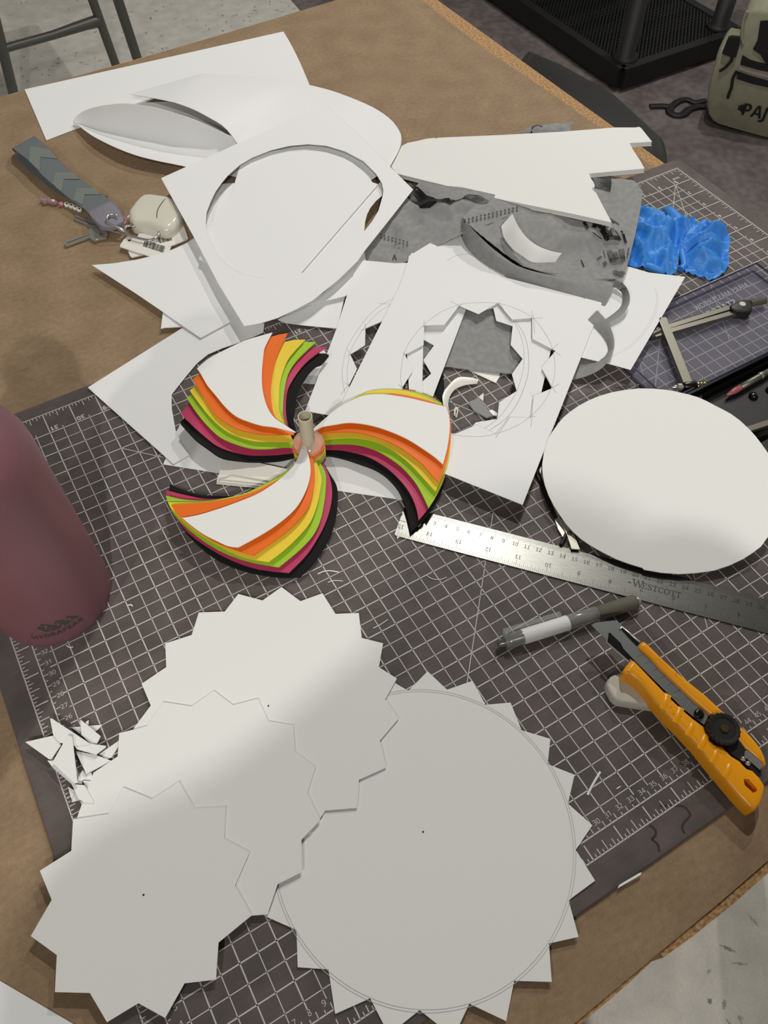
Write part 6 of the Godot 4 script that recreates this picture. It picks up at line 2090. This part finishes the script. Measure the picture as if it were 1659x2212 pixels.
func build_background():
	# black vinyl covered bench beside the table
	var t = thing("padded_bench", "black vinyl covered bench standing against the end of the table", "bench")
	var o = pts([1100, 116, 1130, 77, 1238.5, 122, 1354.5, 186, 1464.5, 283.5, 1474, 345], -0.16)
	o.append_array(PackedVector3Array([Vector3(0.47, Y0 - 0.16, -0.40), Vector3(0.47, Y0 - 0.16, -0.86)]))
	var st = ST()
	rslab(st, o, 0.30, 0.045, 7, 0.09)
	part("cushion", fin(st), M.vinyl_black, t)
	st = ST()
	for q in [Vector2(0.52, -0.50), Vector2(0.52, -0.85), Vector2(0.66, -0.62), Vector2(0.66, -0.80)]:
		cbox(st, Vector3(q.x, 0.15, q.y), Vector3(0.03, 0.30, 0.03))
	part("base", fin(st), M.plastic_black, t)
	# plastic shelf
	t = thing("plastic_shelf", "low black plastic shelf with a perforated deck and round posts", "shelf")
	var x0 = 1.56; var x1 = 2.04; var z0 = -2.45; var z1 = -1.48; var y = 0.075
	st = ST()
	for q in [[Vector3(x0, y, z0), Vector3(x1, y, z0)], [Vector3(x1, y, z0), Vector3(x1, y, z1)], [Vector3(x1, y, z1), Vector3(x0, y, z1)], [Vector3(x0, y, z1), Vector3(x0, y, z0)]]:
		bar(st, q[0] + Vector3(0, -0.03, 0), q[1] + Vector3(0, -0.03, 0), 0.03, 0.06)
	part("frame", fin(st), M.plastic_black, t)
	st = ST()
	for i in 33:
		var x = x0 + (x1 - x0) * i / 32.0
		bar(st, Vector3(x, y - 0.008, z0), Vector3(x, y - 0.008, z1), 0.007, 0.012)
	for i in 65:
		var z = z0 + (z1 - z0) * i / 64.0
		bar(st, Vector3(x0, y - 0.008, z), Vector3(x1, y - 0.008, z), 0.007, 0.012)
	cbox(st, Vector3((x0 + x1) / 2, y - 0.03, (z0 + z1) / 2), Vector3(x1 - x0, 0.004, z1 - z0))
	part("perforated_deck", fin(st), M.plastic_black, t)
	for q in [Vector2(x0 + 0.045, z1 - 0.045), Vector2(x1 - 0.045, z1 - 0.045), Vector2(x0 + 0.045, z0 + 0.045), Vector2(x1 - 0.045, z0 + 0.045)]:
		st = ST()
		lathe(st, [[0.0, 0.0], [0.042, 0.0], [0.038, 0.012], [0.028, 0.016], [0.026, 0.9], [0.0, 0.9]], Vector3(q.x, y - 0.004, q.y), Vector3.UP, 18)
		part("post", fin(st), M.plastic_black, t)
	for q in [Vector2(x0 + 0.05, z1 - 0.05), Vector2(x1 - 0.05, z1 - 0.05), Vector2(x0 + 0.05, z0 + 0.05), Vector2(x1 - 0.05, z0 + 0.05)]:
		st = ST()
		cbox(st, Vector3(q.x, 0.0085, q.y), Vector3(0.06, 0.016, 0.06))
		part("foot", fin(st), M.plastic_black, t)
	st = ST()
	var bb = PackedVector3Array([Vector3(1.66, 0.42, -2.36), Vector3(2.0, 0.42, -2.36), Vector3(2.0, 0.42, -1.98), Vector3(1.66, 0.42, -1.98)])
	rslab(st, bb, 0.342, 0.02, 3)
	solo("storage_box", fin(st), M.black, "black storage box standing on the perforated shelf", "box")
	st = ST()
	cbox(st, Vector3(1.615, 0.115, -2.30), Vector3(0.07, 0.075, 0.09))
	solo("small_carton", fin(st), M.cardboard, "small brown carton on the edge of the perforated shelf", "box")
	# backpack
	t = thing("backpack", "beige canvas backpack with black zips and lettering standing on the floor", "backpack")
	var A = P(1530, 275, -0.755)
	var B = P(1659, 303, -0.755)
	var u = (B - A).normalized()
	var n = Vector3(-u.z, 0, u.x)
	if n.dot(cam_pos - A) < 0:
		n = -n
	var z = func(v):
		var r = PackedVector3Array()
		var q = zz(v, 1300, 0, 4.62)
		for i in range(0, q.size(), 2):
			r.append(Pplane(q[i], q[i + 1], A, n))
		return r
	st = ST()
	prism_plane(st, z.call([1095, 1225, 1060, 1165, 1035, 1060, 1050, 930, 1065, 850, 1100, 720, 1125, 610, 1160, 550, 1200, 515, 1300, 535, 1360, 500, 1390, 420, 1378, 320, 1390, 230, 1420, 160, 1470, 105, 1530, 82, 1600, 75, 1700, 95, 1820, 140, 1920, 250, 1980, 500, 2000, 900, 1990, 1480, 1800, 1430, 1600, 1390, 1420, 1340, 1250, 1290, 1150, 1260]), n, 0.15, 0.03)
	part("body", fin(st), M.canvas, t)
	st = ST()
	plate(st, z.call([1265, 360, 1300, 350, 1375, 358, 1378, 420, 1345, 555, 1290, 545, 1205, 512]), n, 0.012)
	part("side_buckle", fin(st), M.plastic_black, t)
	st = ST()
	plate(st, z.call([1585, 205, 1680, 200, 1760, 660, 1640, 620, 1585, 530, 1512, 482, 1560, 390]), n, 0.006)
	part("top_panel", fin(st), M.plastic_black, t)
	st = ST()
	plate(st, z.call([1390, 610, 1405, 548, 1480, 595, 1560, 618, 1760, 660, 1760, 730, 1560, 690, 1385, 640]), n, 0.004)
	plate(st, z.call([1355, 710, 1500, 760, 1760, 830, 1760, 890, 1500, 830, 1350, 780]), n, 0.004)
	part("zip_band", fin(st), M.plastic_black, t)
	st = ST()
	plate(st, z.call([1372, 652, 1500, 705, 1760, 770, 1760, 792, 1500, 730, 1368, 682]), n, 0.006)
	part("zip", fin(st), mat(Color(0.62, 0.55, 0.55), 0.4), t)
	st = ST()
	for q in [[1300, 550, 1300, 590, 1240, 660, 1180, 700], [1350, 700, 1310, 780, 1300, 860, 1275, 920, 1262, 970]]:
		var p = z.call(q)
		for i in p.size():
			p[i] += n * 0.006
		tube(st, cat(p, 12), 0.004, 8)
	part("zip_cord", fin(st), M.plastic_black, t)
	var tp = z.call([1530, 1110])[0] + n * 0.003
	st = ST()
	text(st, "PAJ", 0.034, tp, u if u.dot(cam_x) > 0 else -u, Vector3.UP, "Droid Sans", true)
	part("lettering", fin(st), M.black, t)
	st = ST()
	plate(st, z.call([1400, 1118, 1385, 1105, 1352, 1082, 1372, 1078, 1362, 1048, 1385, 1062, 1392, 1035, 1405, 1055, 1422, 1025, 1424, 1060, 1430, 1085, 1412, 1100]), n, 0.003)
	part("leaf_emblem", fin(st), M.black, t)
	st = ST()
	for q in [[1455, 110, 1420, 180, 1405, 260, 1400, 360, 1410, 430]]:
		var p = z.call(q)
		for i in p.size():
			p[i] += n * 0.002
		tube(st, cat(p, 14), 0.004, 8)
	part("piping", fin(st), M.canvas, t)
	# strap on the floor
	st = ST()
	var fl = func(v): return pts(zz(v, 1300, 0, 4.62), -0.752)
	tube(st, cat(fl.call([480, 1060, 600, 1055, 690, 1058, 760, 1010, 850, 990, 930, 1020, 1040, 1000]), 24), 0.011, 8, false, 0.004)
	tube(st, cat(fl.call([690, 1062, 680, 1110, 730, 1145, 810, 1140, 870, 1090, 960, 1060, 1040, 1060]), 24), 0.013, 8, false, 0.004)
	part("shoulder_strap", fin(st), M.plastic_black, t)

# ------------------------------------------------------------------ photographer behind the camera
func field_mesh(bones: Array, lo: Vector3, hi: Vector3, cell: float, k: float, st: SurfaceTool):
	# surface nets of smoothly joined tapered capsules; a bone: a, b, radius a, radius b, colour
	var nx = int((hi.x - lo.x) / cell) + 2
	var ny = int((hi.y - lo.y) / cell) + 2
	var nz = int((hi.z - lo.z) / cell) + 2
	var val = PackedFloat32Array()
	val.resize(nx * ny * nz)
	val.fill(1.0)
	for b in bones:
		var a0: Vector3 = b[0]
		var b0: Vector3 = b[1]
		var ra: float = b[2]
		var rb: float = b[3]
		var rm = maxf(ra, rb) + k * 2.0 + cell * 2.0
		var mn = (Vector3(minf(a0.x, b0.x), minf(a0.y, b0.y), minf(a0.z, b0.z)) - Vector3.ONE * rm - lo) / cell
		var mx = (Vector3(maxf(a0.x, b0.x), maxf(a0.y, b0.y), maxf(a0.z, b0.z)) + Vector3.ONE * rm - lo) / cell
		var ab = b0 - a0
		var l2 = maxf(ab.length_squared(), 1e-9)
		for x in range(maxi(0, int(mn.x)), mini(nx, int(mx.x) + 1)):
			for y in range(maxi(0, int(mn.y)), mini(ny, int(mx.y) + 1)):
				for z in range(maxi(0, int(mn.z)), mini(nz, int(mx.z) + 1)):
					var p = lo + Vector3(x, y, z) * cell
					var t = clampf((p - a0).dot(ab) / l2, 0.0, 1.0)
					var d = p.distance_to(a0 + ab * t) - lerpf(ra, rb, t)
					var i = (x * ny + y) * nz + z
					var v = val[i]
					var h = maxf(k - absf(v - d), 0.0) / k
					val[i] = minf(v, d) - h * h * k * 0.25
	var vid = {}
	var verts = []
	for x in nx - 1:
		for y in ny - 1:
			for z in nz - 1:
				var i = (x * ny + y) * nz + z
				var c = [val[i], val[i + 1], val[i + nz], val[i + nz + 1], val[i + ny * nz], val[i + ny * nz + 1], val[i + ny * nz + nz], val[i + ny * nz + nz + 1]]
				var neg = 0
				for q in c:
					if q < 0.0:
						neg += 1
				if neg == 0 or neg == 8:
					continue
				var s = Vector3.ZERO
				var n = 0
				for e in [[0, 1], [2, 3], [4, 5], [6, 7], [0, 2], [1, 3], [4, 6], [5, 7], [0, 4], [1, 5], [2, 6], [3, 7]]:
					var u: float = c[e[0]]
					var w: float = c[e[1]]
					if (u < 0.0) != (w < 0.0):
						var t = u / (u - w)
						var A = Vector3(e[0] >> 2, (e[0] >> 1) & 1, e[0] & 1)
						var B = Vector3(e[1] >> 2, (e[1] >> 1) & 1, e[1] & 1)
						s += A.lerp(B, t)
						n += 1
				vid[i] = verts.size()
				verts.append(lo + (Vector3(x, y, z) + s / n) * cell)
	var cols = []
	for p in verts:
		var best = 1e9
		var col = Color.WHITE
		for b in bones:
			var q = Geometry3D.get_closest_point_to_segment(p, b[0], b[1])
			var d = p.distance_to(q) - maxf(b[2], b[3])
			if d < best:
				best = d
				col = b[4]
		cols.append(col)
	st.set_smooth_group(1)
	var sx = ny * nz
	for i in vid.keys():
		var z = i % nz
		var y = (i / nz) % ny
		var x = i / sx
		for ax in 3:
			var step = [sx, nz, 1][ax]
			var o1 = [nz, 1, sx][ax]
			var o2 = [1, sx, nz][ax]
			if [y, z, x][ax] == 0 or [z, x, y][ax] == 0:
				continue
			var va = val[i]
			var vb = val[i + step]
			if (va < 0.0) == (vb < 0.0):
				continue
			if not (vid.has(i - o1) and vid.has(i - o2) and vid.has(i - o1 - o2)):
				continue
			var q = [vid[i], vid[i - o1], vid[i - o1 - o2], vid[i - o2]]
			var nn = [Vector3.RIGHT, Vector3.UP, Vector3.BACK][ax] * (1.0 if va < 0.0 else -1.0)
			for tr in [[0, 1, 2], [0, 2, 3]]:
				var a = verts[q[tr[0]]]
				var b2 = verts[q[tr[1]]]
				var c2 = verts[q[tr[2]]]
				var order = tr
				if (a - c2).cross(a - b2).dot(nn) < 0.0:
					order = [tr[0], tr[2], tr[1]]
				for o in order:
					st.set_color(cols[q[o]])
					st.add_vertex(verts[q[o]])
	st.set_smooth_group(-1)

func build_person():
	var t = thing("person", "person in a dark sweatshirt and jeans standing at the near side of the table", "person")
	var cloth_c = Color(0.05, 0.05, 0.06)
	var jean = Color(0.05, 0.07, 0.12)
	var skin = Color(0.50, 0.30, 0.21)
	var shoe = Color(0.45, 0.44, 0.42)
	var V = func(x, y, z): return Vector3(x - 0.385, y, z + 0.632)
	var bones = [
		[V.call(-0.07, 0.90, 0.05), V.call(0.07, 0.90, 0.05), 0.125, 0.125, jean], [V.call(0, 0.96, 0.04), V.call(0, 1.18, 0.01), 0.115, 0.125, cloth_c],
		[V.call(-0.07, 1.19, 0.01), V.call(0.07, 1.19, 0.01), 0.115, 0.115, cloth_c], [V.call(-0.16, 1.275, 0.0), V.call(0.16, 1.275, 0.0), 0.058, 0.058, cloth_c],
		[V.call(0, 1.28, 0.0), V.call(0.0, 1.36, 0.09), 0.055, 0.052, skin]]
	for s in [-1.0, 1.0]:
		var el = V.call(0.235 * s, 1.02, 0.03)
		var wr = V.call(0.25 * s, 0.80, -0.02)
		bones.append([V.call(0.17 * s, 1.27, 0.0), el, 0.056, 0.046, cloth_c])
		bones.append([el, wr, 0.045, 0.031, cloth_c])
		bones.append([V.call(0.085 * s, 0.88, 0.05), V.call(0.10 * s, 0.48, 0.03), 0.092, 0.064, jean])
		bones.append([V.call(0.10 * s, 0.48, 0.03), V.call(0.105 * s, 0.10, 0.07), 0.064, 0.045, jean])
		bones.append([V.call(0.105 * s, 0.075, 0.08), V.call(0.115 * s, 0.045, -0.09), 0.045, 0.036, shoe])
	var st = ST()
	field_mesh(bones, Vector3(-0.80, 0.0, 0.25), Vector3(0.02, 1.45, 0.92), 0.016, 0.05, st)
	# head with nose, ears and chin on a finer grid
	var H = V.call(0.0, 1.435, 0.135)
	var hd = [[H + Vector3(0, 0.035, 0.012), H + Vector3(0, 0.01, 0.0), 0.083, 0.076, skin], [H, H + Vector3(0, -0.075, -0.035), 0.066, 0.036, skin], [H + Vector3(0, 0.0, -0.078), H + Vector3(0, -0.022, -0.093), 0.008, 0.013, skin], [H + Vector3(-0.078, 0.005, 0.012), H + Vector3(-0.08, -0.025, 0.008), 0.012, 0.009, skin], [H + Vector3(0.078, 0.005, 0.012), H + Vector3(0.08, -0.025, 0.008), 0.012, 0.009, skin], [H + Vector3(-0.022, -0.052, -0.072), H + Vector3(0.022, -0.052, -0.072), 0.007, 0.007, Color(0.42, 0.18, 0.15)], [H + Vector3(0, -0.05, 0.02), H + Vector3(-0.003, -0.13, 0.03), 0.05, 0.05, skin]]
	field_mesh(hd, H - Vector3(0.12, 0.17, 0.13), H + Vector3(0.12, 0.15, 0.13), 0.006, 0.02, st)
	# hands hanging, slightly curled: palm, four fingers, thumb
	for s in [-1.0, 1.0]:
		var wr = V.call(0.25 * s, 0.80, -0.02)
		var hb = [[wr, wr + Vector3(0, -0.06, -0.01), 0.026, 0.022, skin], [wr + Vector3(0, -0.065, -0.032), wr + Vector3(0, -0.065, 0.020), 0.015, 0.015, skin]]
		for f in 4:
			var z0 = -0.034 + f * 0.0185
			var l = [0.036, 0.041, 0.038, 0.029][f]
			var r0 = wr + Vector3(0, -0.072, z0)
			var r1 = r0 + Vector3(-0.006 * s, -l, -0.003)
			hb.append([r0, r1, 0.0095, 0.0085, skin])
			hb.append([r1, r1 + Vector3(-0.018 * s, -l * 0.75, -0.002), 0.0085, 0.007, skin])
		hb.append([wr + Vector3(-0.004 * s, -0.03, -0.02), wr + Vector3(-0.016 * s, -0.062, -0.046), 0.012, 0.010, skin])
		hb.append([wr + Vector3(-0.016 * s, -0.062, -0.046), wr + Vector3(-0.022 * s, -0.092, -0.048), 0.010, 0.008, skin])
		hand(hb, st)
	var m = mat(Color(1, 1, 1), 0.8)
	m.vertex_color_use_as_albedo = true
	part("body", fin(st), m, t)
	st = ST()
	var hair = Color(0.03, 0.02, 0.015)
	field_mesh([[H + Vector3(0, 0.05, 0.02), H + Vector3(0, 0.03, 0.025), 0.090, 0.088, hair], [H + Vector3(-0.055, 0.0, 0.05), H + Vector3(-0.075, -0.16, 0.06), 0.045, 0.035, hair], [H + Vector3(0.055, 0.0, 0.05), H + Vector3(0.075, -0.16, 0.06), 0.045, 0.035, hair], [H + Vector3(0, 0.0, 0.06), H + Vector3(0, -0.17, 0.075), 0.06, 0.05, hair]], H - Vector3(0.16, 0.26, 0.13), H + Vector3(0.16, 0.18, 0.17), 0.008, 0.03, st)
	part("hair", fin(st), m, t)
	for s in [-1.0, 1.0]:
		st = ST()
		lathe(st, [[0.0, 0.0], [0.006, -0.001], [0.008, -0.004], [0.0, -0.005]], H + Vector3(0.030 * s, 0.012, -0.070), Vector3(0.25 * s, 0, -1).normalized(), 12)
		part("eye", fin(st), mat(Color(0.12, 0.09, 0.08), 0.2), t)

func hand(hb, st):
	var mn: Vector3 = hb[0][0]
	var mx: Vector3 = hb[0][0]
	for b in hb:
		for e in [b[0], b[1]]:
			mn = Vector3(minf(mn.x, e.x), minf(mn.y, e.y), minf(mn.z, e.z))
			mx = Vector3(maxf(mx.x, e.x), maxf(mx.y, e.y), maxf(mx.z, e.z))
	field_mesh(hb, mn - Vector3.ONE * 0.04, mx + Vector3.ONE * 0.04, 0.0035, 0.006, st)
